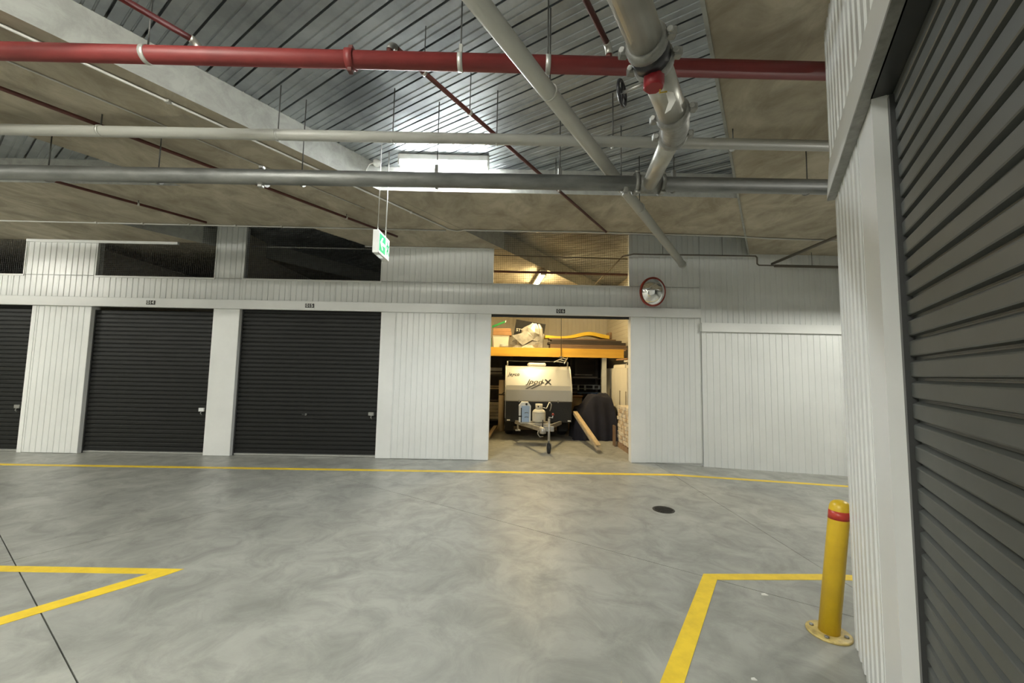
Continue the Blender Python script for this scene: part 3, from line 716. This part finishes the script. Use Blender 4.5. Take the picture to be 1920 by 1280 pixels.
# things on the shelf
t = thing('tub', 'pale plastic tub on the left end of the yellow shelf', 'tub', (-.20, 9.85, ZSH))
MB().prism([(-.17, 0), (.17, 0), (.20, .28), (-.20, .28)], lambda q, s: (q[0], s, q[1]), -.15, .15).obj('body', 'tub_white', t)
MB().bbox(-.21, .21, -.16, .16, .27, .30, .008).obj('lip', 'tub_white', t)
t = thing('cardboard_box', 'flat brown cardboard box lying on the pale tub', 'box', (-.18, 9.85, ZSH+.301))
MB().bbox(-.22, .24, -.17, .17, 0, .09, .004).obj('lower_half', 'cardboard', t); MB().bbox(-.21, .22, -.165, .165, .092, .175, .004).obj('lid', 'cardboard', t)
t = thing('green_crate', 'green plastic container beside the pale tub on the shelf', 'container', (-.535, 9.80, ZSH))
MB().bbox(-.10, .10, -.08, .12, .0, .26, .02).obj('body', 'green_plastic', t); MB().lathe([(.07, .26), (.07, .29), (.03, .30)], (0.02, .02, 0), 14).obj('cap', 'green_plastic', t)
t = thing('spirit_level', 'green tool leaning on top of the cardboard box', 'tool', (-.27, 9.82, ZSH+.476))
MB().box(-.16, .16, -.02, .02, 0, .05, T=lambda v: (v[0], v[1], v[2]+.02+(v[0]+.16)*.42)).obj('body', 'green_plastic', t)
MB().box(.165, .19, -.02, .02, 0.0, .05, T=lambda v: (v[0], v[1], v[2]+.02+(v[0]+.16)*.42)).obj('end_cap', 'tub_white', t)
t = thing('cable_coil', 'small coil of grey cable on the shelf edge', 'cable', (-.12, 9.64, ZSH+.006))
MB().tube([(.10*cos(a), .032*sin(a), .012+.004*a) for a in [k*pi/8 for k in range(40)]], .009, 6).obj('coil', 'conduit_pale', t)
# black printed box tilted behind the silver sheet
t = thing('black_box', 'flat black box with white lettering propped behind the silver sheet', 'box', (.47, 9.98, ZSH)); t.rotation_euler = (radians(-6), radians(8.5), 0)
MB().bbox(-.40, .36, -.03, .05, .30, .70, .004).obj('body', 'box_black', t)
letters('STY', .11, 'tub_white', t, (-.27, -.032, .43), (radians(90), 0, 0), depth=.001)
# crumpled silver sheet: folded, faceted lump
rnd = random.Random(5)
def crumple(w_, d, h, nx, nz, seed, lean_=.0):
    rd = random.Random(seed); vs = []; fs = []
    for j in range(nz+1):
        tz = j/nz
        for i in range(nx):
            a = 2*pi*i/nx; k = (1-.32*tz**2)*(1 if j < nz else .35)
            r = k*(1+rd.uniform(-.22, .22))
            vs.append((w_*r*cos(a)+lean_*tz, d*r*sin(a), max(0, h*(tz+(rd.uniform(-.10, .10) if 0 < j else 0)))))
    for j in range(nz):
        for i in range(nx):
            k = (i+1) % nx; a, b, c, d_ = j*nx+i, j*nx+k, (j+1)*nx+k, (j+1)*nx+i
            fs += [(a, b, c), (a, c, d_)] if rd.random() < .5 else [(a, b, d_), (b, c, d_)]
    fs.append(tuple(nz*nx+i for i in range(nx))); return MB().add(vs, fs)
t = thing('plastic_sheet', 'crumpled silver plastic sheet heaped on the yellow shelf', 'tarpaulin', (.43, 9.80, ZSH))
crumple(.36, .14, .30, 17, 4, 3).obj('lower_fold', 'sheet_silver', t)
m = crumple(.27, .13, .40, 13, 4, 8); o = m.obj('upper_fold', 'sheet_silver', t, (.12, .0, .20), (0, radians(12), 0))
m = MB(); m.tube([(.36, -.05, .02), (.37, -.06, .25), (.34, -.05, .48), (.30, -.03, .60)], [.07, .055, .06, .035], 7, smooth=False); m.obj('rolled_edge', 'sheet_silver', t)
m = MB(); m.add([(-.34, -.16, .30), (-.10, -.18, .10), (.02, -.17, .34), (-.16, -.14, .42)], [(0, 1, 2), (0, 2, 3), (0, 3, 2), (0, 2, 1)])
m = MB(); m.prism([(-.36, .30), (-.10, .06), (.14, .20), (.0, .40)], lambda q, s: (q[0], -.17+s+.1*q[1], q[1]), 0, .012); m.obj('flap', 'sheet_silver', t)
# yellow curved board
t = thing('curved_board', 'yellow board with a curved top edge lying on the dark boards', 'board', (1.75, 9.95, ZSH))
top = [(-.85+k*.1, .34+.10*math.exp(-((k-11)/3.6)**2)-.03*math.exp(-((k-4)/3)**2)) for k in range(17)]
bot = [(.75-k*.1, .265+(.09*math.exp(-((k-5)/3.0)**2))) for k in range(17)]
m = MB()
for k in range(16):
    a, b = top[k], top[k+1]; c, d = bot[15-k], bot[16-k]
    m.prism([a, b, c, d], lambda q, s: (q[0], s, q[1]), -.18, .18)
m.obj('panel', 'toy_yellow', t)
MB().bbox(.752, .82, -.16, .16, .262, .44, .01).obj('end_block', 'brown_board', t)
# dark boards
for i, (x0, x1, z, h, m_, lb) in enumerate(((1.02, 2.93, .0, .055, 'brown_board', 'brown board, lowest of the stack on the shelf'), (1.02, 2.90, .057, .055, 'brown_board', 'brown board, second from the bottom of the stack on the shelf'),
                                       (.98, 2.90, .114, .06, 'dark_board', 'black board, third from the bottom of the stack on the shelf'), (1.06, 2.80, .176, .05, 'dark_board', 'black board, second from the top of the stack on the shelf'),
                                       (1.0, 2.66, .228, .030, 'brown_board', 'thin brown board on top of the stack on the shelf'))):
    o = MB().bbox(x0, x1, 9.72+.01*i, 10.12-.005*i, ZSH+z, ZSH+z+h, .004).obj('board', m_); tag(o, lb, 'board', 'boards stacked on the shelf')
    
# ------------------------------------------------------------------ camper trailer (origin on the floor under its front face)
tr_ = thing('camper_trailer', 'silver and black camper trailer parked in open unit 016', 'trailer', (.68, 8.8, 0))
HW = .735
side = [(0, .862), (0, 1.10), (.03, 1.20), (.10, 1.31), (.26, 1.56), (.33, 1.615), (.42, 1.635), (2.05, 1.66), (2.25, 1.55), (2.3, .862)]
MB().prism(side, lambda q, s: (s, q[0], q[1]), -HW, HW).obj('body', 'silver_body', tr_)
for s in (-1, 1):   # rounded edge mouldings along the front corners
    MB().tube([(s*HW, q[0]-.002, q[1]) for q in side[:8]], .014, 8).obj('edge_moulding', 'silver_body', tr_)
sk = MB().bbox(-HW, HW, -.012, 2.27, .40, .858, .01).obj('skirt', 'checker_dark', tr_)
MB().box(-HW-.004, -HW+.006, -.018, -.008, .48, .86).obj('edge_strip', 'alu', sk)
for x in (-.66, .68): MB().bbox(x-.035, x+.035, -.022, -.012, .425, .452, .004).obj('marker_lamp', 'tag_white', sk)
for x in (-.43, .43): MB().bbox(x-.012, x+.012, -.02, .0, .83, .885, .004).obj('latch', 'coupling_grey', tr_)
letters('Jayco', .115, 'decal_dark', tr_, (-.555, .173, 1.445), (radians(90-30), 0, 0), depth=.0015, shear=.25, sx=1.05)
letters('Jpod', .17, 'decal_dark', tr_, (-.10, .065, 1.285), (radians(90-33), 0, 0), depth=.0015, shear=.4, sx=1.1)
letters('-X', .20, 'decal_dark', tr_, (.175, .065, 1.28), (radians(90-33), 0, 0), depth=.0015, sx=1.1)
for k in range(2):
    m = MB(); x = -.25+k*.11
    m.prism([(x-.055, 1.125), (x+.0, 1.125), (x+.22, 1.235), (x+.15, 1.235)], lambda q, s: (q[0], -.002-s+max(0, (q[1]-1.10))*.30, q[1]), 0, .0015)
    m.obj('stripe', 'decal_grey', tr_)
MB().bbox(-.22, .21, .55, .95, 1.63, 1.72, .03).obj('roof_hatch', 'hatch_white', tr_)
rk = MB(); rk.tube([(-.70, .46, 1.63), (-.70, .46, 1.75), (.70, .46, 1.75), (.70, .46, 1.63)], .013, 8); rk.tube([(-.70, 1.9, 1.65), (-.70, 1.9, 1.77), (.70, 1.9, 1.77), (.70, 1.9, 1.65)], .013, 8)
rk.obj('roof_rack', 'track_dark', tr_)
for s in (-1, 1): MB().tube([(s*.70, .455, 1.63), (s*.705, .45, 1.745)], .015, 8).obj('rack_post', 'alu', tr_)
for s, nm in ((-1, 'wheel'), (1, 'wheel')):
    wl = MB(); cx = s*.64
    wl.lathe([(.20, -.095), (.275, -.09), (.298, -.06), (.30, 0), (.298, .06), (.275, .09), (.20, .095)], seg=28, T=lambda v: (cx+v[2], .92+v[0], .30+v[1]))
    wo = wl.obj('wheel', 'rubber', tr_); MB().lathe([(.19, -.07), (.19, .07), (.05, .085)], seg=18, T=lambda v: (cx+v[2]*s, .92+v[0], .30+v[1])).obj('rim', 'rim_grey', wo)
    MB().box(cx-.11, cx+.11, .62, .64, .12, .41).obj('mud_flap', 'rubber', tr_)
ax = MB().tube([(-.55, .92, .30), (.55, .92, .30)], .028, 10).obj('axle', 'chassis_galv', tr_)
# A-frame drawbar, coupling, jockey wheel
for s in (-1, 1):
    A, B = Vector((s*.50, .02, .40)), Vector((s*.035 - .02, -1.22, .43)); d = (B-A).normalized(); n_ = Vector((-d.y, d.x, 0))*.022
    vs = [A+n_, A-n_, B-n_, B+n_]; m = MB()
    m.add([(q.x, q.y, q.z-.04) for q in vs]+[(q.x, q.y, q.z+.035) for q in vs], [(0, 1, 2, 3), (7, 6, 5, 4), (0, 4, 5, 1), (1, 5, 6, 2), (2, 6, 7, 3), (3, 7, 4, 0)])
    m.obj('drawbar_rail', 'chassis_galv', tr_)
MB().bbox(-.27, .22, -.62, -.58, .405, .445, .004).obj('cross_member', 'chassis_galv', tr_)
MB().box(-.42, .18, -.60, -.20, .44, .452).obj('carrier_tray', 'chassis_galv', tr_)
cp = MB().bbox(-.085, .05, -1.34, -1.16, .385, .475, .02).obj('coupling', 'chassis_galv', tr_)
MB().lathe([(.03, -.06), (.062, -.05), (.066, .0), (.05, .045), (.02, .055)], (-.018, -1.345, .415), 16).obj('coupling_head', 'chassis_galv', cp)
MB().tube([(-.018, -1.28, .47), (-.012, -1.25, .60)], .011, 8).obj('brake_lever', 'rubber', cp)
MB().tube([(-.09, -1.2, .40), (-.10, -1.21, .33), (-.06, -1.22, .28), (.0, -1.22, .29)], .009, 6).obj('safety_chain', 'chassis_galv', cp)
jk = MB().tube([(.095, -1.36, .10), (.095, -1.36, .64)], .022, 12).obj('jockey_stem', 'chassis_galv', tr_)
MB().tube([(.095, -1.36, .64), (.095, -1.36, .665), (.16, -1.37, .655), (.165, -1.37, .71)], .011, 8).obj('crank_handle', 'alu', jk)
MB().lathe([(.013, 0), (.02, .008), (.02, .035), (.008, .045)], (.165, -1.37, .70), 10).obj('crank_knob', 'mirror_rim', jk)
MB().bbox(-.01, .19, -1.345, -1.315, .40, .50, .006).obj('jockey_clamp', 'chassis_galv', jk)
MB().lathe([(.03, -.03), (.085, -.028), (.095, -.015), (.095, .015), (.085, .028), (.03, .03)], seg=22, T=lambda v: (.095+v[2], -1.36+v[0], .098+v[1])).obj('jockey_wheel', 'rubber', jk)
for s in (-1, 1): MB().bbox(.095+s*.042-.004, .095+s*.042+.004, -1.40, -1.32, .085, .19, .002).obj('wheel_fork', 'chassis_galv', jk)
for x in (-.45,):
    MB().tube([(x, -.06, .40), (x, -.06, .25)], .02, 10).obj('stabiliser_leg', 'chassis_galv', tr_)
    MB().bbox(x-.055, x+.055, -.11, -.01, .22, .252, .004).obj('stabiliser_foot', 'chassis_galv', tr_)
rl = MB(); rl.tube([(.19, -.10, .73), (.20, -.12, .80), (.24, -.12, .85), (.27, -.12, .80), (.26, -.12, .72), (.24, -.11, .66)], .012, 8); rl.obj('gas_regulator', 'chassis_galv', tr_)
MB().tube([(.06, -.45, .76), (.14, -.38, .74), (.22, -.14, .85)], .008, 8).obj('gas_hose', 'tag_white', tr_)
MB().tube([(-.735, .2, 1.05), (-.80, .22, 1.0), (-.82, .25, .98), (-.9, .3, .98)], .012, 6).obj('cable', 'rubber', tr_)

# water can and gas cylinder on the drawbar
t = thing('water_can', 'upright blue and white water can on the trailer drawbar', 'jerry can', (.36, 8.42, .453))
outl = [(-.122, 0), (.122, 0), (.125, .34), (.07, .415), (-.07, .415), (-.125, .34)]
MB().prism(outl, lambda q, s: (q[0], s, q[1]), -.085, .085).obj('body', 'can_white', t)
MB().prism([(-.08, .01), (.09, .01), (.10, .335), (.05, .345), (-.075, .335)], lambda q, s: (q[0], s, q[1]), -.092, -.084).obj('front_panel', 'can_blue', t)
for z in (.10, .19):
    MB().tube([(-.005, -.094, z), (.02, -.099, z+.012), (.055, -.099, z+.012), (.075, -.094, z)], .006, 6).obj('moulded_rib', 'decal_grey', t)
MB().lathe([(.022, 0), (.022, .02), (.012, .024)], seg=12, T=lambda v: (.03+v[0], -.087-v[2], .375+v[1])).obj('cap', 'rubber', t)
MB().box(-.13, -.06, -.098, -.092, .11, .135).obj('strap', 'rubber', t); MB().box(-.085, -.065, -.098, -.092, .0, .30).obj('strap', 'rubber', t)
t = thing('gas_cylinder', 'stubby cream gas cylinder standing on the trailer drawbar', 'gas cylinder', (.655, 8.35, .453))
MB().lathe([(.10, 0), (.105, .012), (.138, .03), (.14, .05), (.14, .20), (.135, .225), (.11, .26), (.06, .285), (.03, .29)], seg=28).obj('body', 'gas_cream', t)
cl = MB(); cl.lathe([(.075, .265), (.075, .385), (.068, .385), (.068, .27)], seg=22); co = cl.obj('collar', 'gas_cream', t)
MB().lathe([(.018, 0), (.018, .01), (.005, .012)], seg=12, T=lambda v: (-.02+v[0], -.074-v[2], .335+v[1])).obj('collar_hole', 'rubber', co)
MB().lathe([(.02, .285), (.02, .33), (.03, .335), (.03, .36), (.012, .365)], seg=12).obj('valve', 'alu', t)
MB().lathe([(.1412, .205), (.1412, .212)], seg=28).obj('weld_band', 'rim_grey', t)

# ladder on the trailer roof
t = thing('ladder', 'short ladder lying on the trailer roof rack', 'ladder', (1.25, 8.95, 1.70))
MB().tube([(-.22, 0, .03), (.06, .5, .15), (.06, .6, .155)], .014, 8).obj('stile', 'alu', t); MB().tube([(.0, -.1, .0), (.16, .5, .15)], .014, 8).obj('stile', 'alu', t)
for k in range(3): s = k/3+.15; MB().tube([(-.22+.28*s, .6*s, .03+.14*s), (.0+.16*s, -.1+.6*s, .15*s)], .009, 6).obj('rung', 'alu', t)

# ------------------------------------------------------------------ right side of the unit
# navy cover over something bulky
import bmesh
def cover():
    nx, ny = 70, 48; vs = []; fs = []
    X0, X1, Y0, Y1 = 1.53, 2.44, 8.95, 9.62
    rd = random.Random(2)
    for j in range(ny+1):
        for i in range(nx+1):
            s, t_ = i/nx, j/ny
            q = min(1, max(0, (s-.16)/.30)); q = q*q*(3-2*q)
            h = .64+.33*q+.05*t_-.03*math.sin(s*8+t_*4)
            e = min(s/.07, (1-s)/.09, t_/.09, (1-t_)/.09)
            x, y = X0+(X1-X0)*s, Y0+(Y1-Y0)*t_
            if e < 1:
                h *= min(1, max(0, e))**.5*.94+.06*e
                fold = (.030*math.sin(s*24+math.sin(t_*9)*2)+.022*math.sin(t_*21+1))*(1-e)
                y += -.07*(1-e)*(t_ < .5)+fold*.9*(t_/.09 < 1); x += (.05*(1-e)+fold*.6 if (1-s)/.09 < 1 else 0)-(.03*(1-e)+fold*.6 if s/.07 < 1 else 0)
            h += .012*math.sin(s*23+t_*11)
            vs.append((x, y, max(0.004, h)))
    for j in range(ny):
        for i in range(nx): a = j*(nx+1)+i; fs.append((a, a+1, a+nx+2, a+nx+1))
    n = len(vs); per = [i for i in range(nx+1)]+[j*(nx+1)+nx for j in range(1, ny+1)]+[ny*(nx+1)+i for i in range(nx-1, -1, -1)]+[j*(nx+1) for j in range(ny-1, 0, -1)]
    m = MB(); base = [(vs[i][0], vs[i][1], 0.0) for i in per]
    m.add(vs+base, fs+[(per[k], per[(k+1) % len(per)], n+(k+1) % len(per), n+k) for k in range(len(per))]+[tuple(n+k for k in range(len(per)))], True)
    return m
t = tag(cover().obj('dust_cover', 'cover_navy'), 'dark navy cloth cover draped over a bulky machine', 'cover')
def bar(m, A, B, wd, ht):
    A, B = Vector(A), Vector(B); d = (B-A).normalized(); sx = d.cross(Vector((0, 0, 1))).normalized()*wd/2; up = sx.cross(d).normalized()*ht/2
    vs = [P+a*sx+b*up for P in (A, B) for a, b in ((-1, -1), (1, -1), (1, 1), (-1, 1))]
    return m.add(vs, [(0, 1, 2, 3), (7, 6, 5, 4), (0, 4, 5, 1), (1, 5, 6, 2), (2, 6, 7, 3), (3, 7, 4, 0)])
tag(bar(MB(), (1.72, 7.50, .055), (1.485, 8.83, .60), .075, .035).obj('timber_length', 'timber_grey'), 'grey timber length lying under a paler one, leaning beside the trailer', 'timber', 'timber lengths beside the trailer')
tag(bar(MB(), (1.735, 7.60, .135), (1.495, 8.83, .64), .09, .03).obj('timber_length', 'timber'), 'pale timber length leaning beside the trailer, uppermost of two', 'timber', 'timber lengths beside the trailer')
# cupboards with tall doors, facing left
for i, (y0, lb, hs) in enumerate(((9.42, 'cream two-door cupboard at the far end of the right wall', (.42, .88)), (8.50, 'cream two-door cupboard behind the stack of pale bricks', (.04, .50)))):
    t = thing('cupboard', lb, 'cupboard', (2.55, y0, 0), group='cream cupboards along the right wall')
    MB().bbox(.022, .44, .003, .917, .06, 1.63, .004).obj('body', 'cabinet_cream', t); MB().box(.04, .44, .01, .91, 0, .06).obj('plinth', 'track_dark', t)
    for k in range(2):
        d = MB().bbox(0, .02, .004+.459*k, .456+.459*k, .07, 1.625, .003).obj('door', 'cabinet_cream', t)
        MB().bbox(-.022, -.008, hs[k]-.007, hs[k]+.007, .78, 1.12, .003).obj('handle', 'handle_steel', d)
        for z in (.80, 1.10): MB().box(-.010, .002, hs[k]-.004, hs[k]+.004, z-.004, z+.004).obj('handle_post', 'handle_steel', d)
tag(MB().bbox(2.58, 2.98, 8.75, 9.7, 1.632, 1.71, .004).obj('flat_box', 'cabinet_cream'), 'long flat cream box on top of the cupboards', 'box')
t = thing('storage_box', 'white lidded box with a handle slot on the near cupboard', 'box', (2.60, 8.52, 1.632)); MB().bbox(0, .36, 0, .22, 0, .12, .006).obj('body', 'tub_white', t); MB().bbox(-.04, .38, -.02, .24, .12, .175, .008).obj('lid', 'tub_white', t); MB().box(-.003, .0, .06, .14, .06, .10).obj('handle_slot', 'rubber', t)
tag(MB().bbox(2.54, 2.95, 8.50, 9.3, 1.808, 1.835, .003).obj('plank', 'cardboard'), 'thin brown plank on the white lidded box', 'plank')
# brick stack on a pallet
t = thing('pallet', 'low wooden pallet under the stack of pale bricks', 'pallet', (2.28, 7.25, 0))
for k in range(7): MB().box(0, .5, .165*k, .165*k+.10, .085, .103).obj('slat', 'pallet_wood', t)
for x in (.0, .21, .42): MB().box(x, x+.07, 0, 1.09, 0, .084).obj('runner', 'pallet_wood', t)
bm = MB().bbox(0, .222, 0, .104, 0, .070, .006).mesh('brick'); bm2 = bm.copy(); bm.materials.append(MATS['brick_pale']); bm2.materials.append(MATS['brick_tan'])
rd = random.Random(11)
COURSE = ('lowest', 'second', 'third', 'fourth', 'fifth', 'sixth', 'seventh', 'eighth', 'ninth', 'topmost')
for r in range(10):
    for c in range(10):
        for dp in range(2):
            pale = rd.random() < .68
            o = link('brick', bm if pale else bm2, None, (2.305+dp*.255+rd.uniform(-.014, .012), 7.26+c*.109+rd.uniform(-.002, .002), .1035+r*.0745))
            o.rotation_euler = (0, 0, rd.uniform(-.006, .006))
            tag(o, '%s brick in the %s course of the stack on the pallet' % ('pale cream' if pale else 'darker tan', COURSE[r]), 'brick', 'bricks stacked on the pallet')
tag(MB().bbox(2.22, 2.245, 8.25, 8.42, 0, .42, .003).obj('upright_board', 'brown_board'), 'short brown board standing behind the brick stack', 'board')

# rack with clamp rails at the back right, and blue trestle legs
t = thing('clamp_rack', 'wall rack with pale horizontal rails and clamps behind the navy cover', 'rack', (2.28, 11.5, 0))
for z in (1.15, 1.05, .94): MB().tube([(-.48, 0, z), (.52, 0, z)], .014, 8).obj('rail', 'rail_white', t)
for x in (-.25, -.05, .20, .36): MB().bbox(x-.025, x+.025, -.03, .03, 1.0+.03*(x > 0), 1.14, .004).obj('clamp_head', 'rail_white', t)
for x in (-.30, .30): MB().box(x-.03, x+.03, .03, .07, 0, 1.9).obj('upright', 'dark_board', t)
t = thing('trestle', 'blue folding trestle standing behind the navy cover', 'trestle', (2.2, 11.2, 0))
for x0, x1 in ((-.16, .02), (.26, .24)): MB().tube([(x0, 0, .94), (x1, -.25, .0)], .022, 8).obj('leg', 'blue_leg', t); MB().tube([(x0, 0.02, .94), (x1, .25, .0)], .022, 8).obj('leg', 'blue_leg', t)
MB().bbox(-.24, .34, -.03, .05, .92, .96, .004).obj('top_bar', 'blue_leg', t)
for i, (z, x0, x1, lb) in enumerate(((1.36, 1.85, 2.55, 'thin pale timber on the dark back rack, upper'), (1.43, 1.9, 2.4, 'thin grey timber on the dark back rack, topmost'))):
    tag(MB().bbox(x0, x1, 11.3, 11.42, z, z+.035, .003).obj('timber_offcut', 'timber_grey'), lb, 'timber')
t = thing('wall_rack', 'dark shelf rack on the back wall right of the trailer', 'rack', (2.2, 11.62, 0))
MB().box(-.45, .55, -.40, .3, 1.33, 1.355).obj('shelf', 'dark_board', t)
for x in (-.42, .52): MB().box(x-.02, x+.02, -.38, .3, 0, 1.9).obj('upright', 'dark_board', t)
MB().box(-1.2, 1, .30, .34, .05, 2.0).obj('back_panel', 'dark_board', t)
t = thing('carton', 'brown open carton behind the trailer at the right', 'box', (1.72, 10.6, 0)); MB().bbox(-.22, .22, -.2, .2, 0, .86, .004).obj('body', 'ply', t)
MB().box(-.22, .22, -.34, -.2, .85, .862, T=lambda v: (v[0], v[1], v[2]-(v[1]+.2)*.4)).obj('flap', 'cardboard', t)

# ------------------------------------------------------------------ left side of the unit
t = thing('timber_rack', 'dark steel rack holding lengths on the left of the trailer', 'rack', (-.6, 10.9, 0))
for x in (-.46, .38): MB().box(x-.03, x+.03, .0, .06, 0, 1.8).obj('upright', 'dark_board', t)
for z in (.25, .76, 1.04, 1.42): MB().box(-.5, .44, -.45, -.002, z-.03, z-.005).obj('shelf', 'dark_board', t)
MB().box(-.55, 1.75, .80, .83, 0, 2.0).obj('back_panel', 'dark_board', t)
for z, r, lb in ((1.555, .05, 'pale tube lying on the left rack, upper of two'), (1.45, .033, 'thin pale tube lying on the left rack, lower of two')):
    tag(MB().tube([(-1.15, 10.55, z), (-.17, 10.55, z)], r, 14).obj('tube_length', 'conduit_pale' if r > .04 else 'rail_white'), lb, 'tube')
for k, z in enumerate((1.04, 1.09)):
    tag(MB().bbox(-1.1, -.17, 10.48+.1*k, 10.58+.1*k, z, z+.028, .003).obj('timber_offcut', 'timber'), ('lower', 'upper')[k]+' pale offcut on the middle shelf of the left rack', 'timber')
for k in range(5):
    o = MB().bbox(-1.1, -.17, 10.46, 10.8-.02*k, .252+.09*k, .252+.09*k+.08, .004).obj('sleeper', 'timber_grey'); tag(o, 'grey timber sleeper, %s in the low stack on the left rack' % ('lowest', 'second from the bottom', 'middle one', 'second from the top', 'topmost')[k], 'timber', 'sleepers stacked on the left rack')
t = thing('carpet_roll', 'tall beige roll standing on end left of the trailer', 'roll', (-.16, 10.15, 0))
MB().lathe([(.075, 0), (.075, 1.28), (.03, 1.285)], seg=20).obj('roll', 'roll_beige', t); MB().lathe([(.078, .90), (.078, .92)], seg=20).obj('tie', 'rubber', t)
tag(bar(MB(), (-.50, 8.1, .03), (-.30, 10.2, .10), .09, .045).obj('timber_length', 'timber'), 'timber length on the floor just inside the left jamb', 'timber')
tag(MB().bbox(-.3, 1.46, 10.42, 10.46, 0, .09, .003).obj('timber_length', 'timber'), 'pale timber length on the floor behind the trailer wheels', 'timber')
# services seen through the mesh over 016
tag(MB().tube([(-1.2, 7.62, 3.46), (3.0, 7.72, 3.46)], .024, 10).obj('branch_pipe', 'dark_red_pipe'), 'dark pipe crossing behind the mesh opening over doorway 016', 'pipe')
tag(MB().tube([(-1.2, 7.05, 3.615), (3.0, 7.12, 3.60)], .010, 8).obj('thin_conduit', 'conduit_dark'), 'thin conduit behind the mesh opening over doorway 016', 'conduit')
for x0, x1, lb in ((-7.6, -5.0, 'thin pale rail behind the narrower dark mesh window'), (-4.8, -2.3, 'thin pale rail behind the wider dark mesh window beside the exit sign')):
    tag(MB().tube([(x0, 7.2, 3.72), (x1, 7.2, 3.72)], .012, 8).obj('rail', 'conduit_pale'), lb, 'rail')
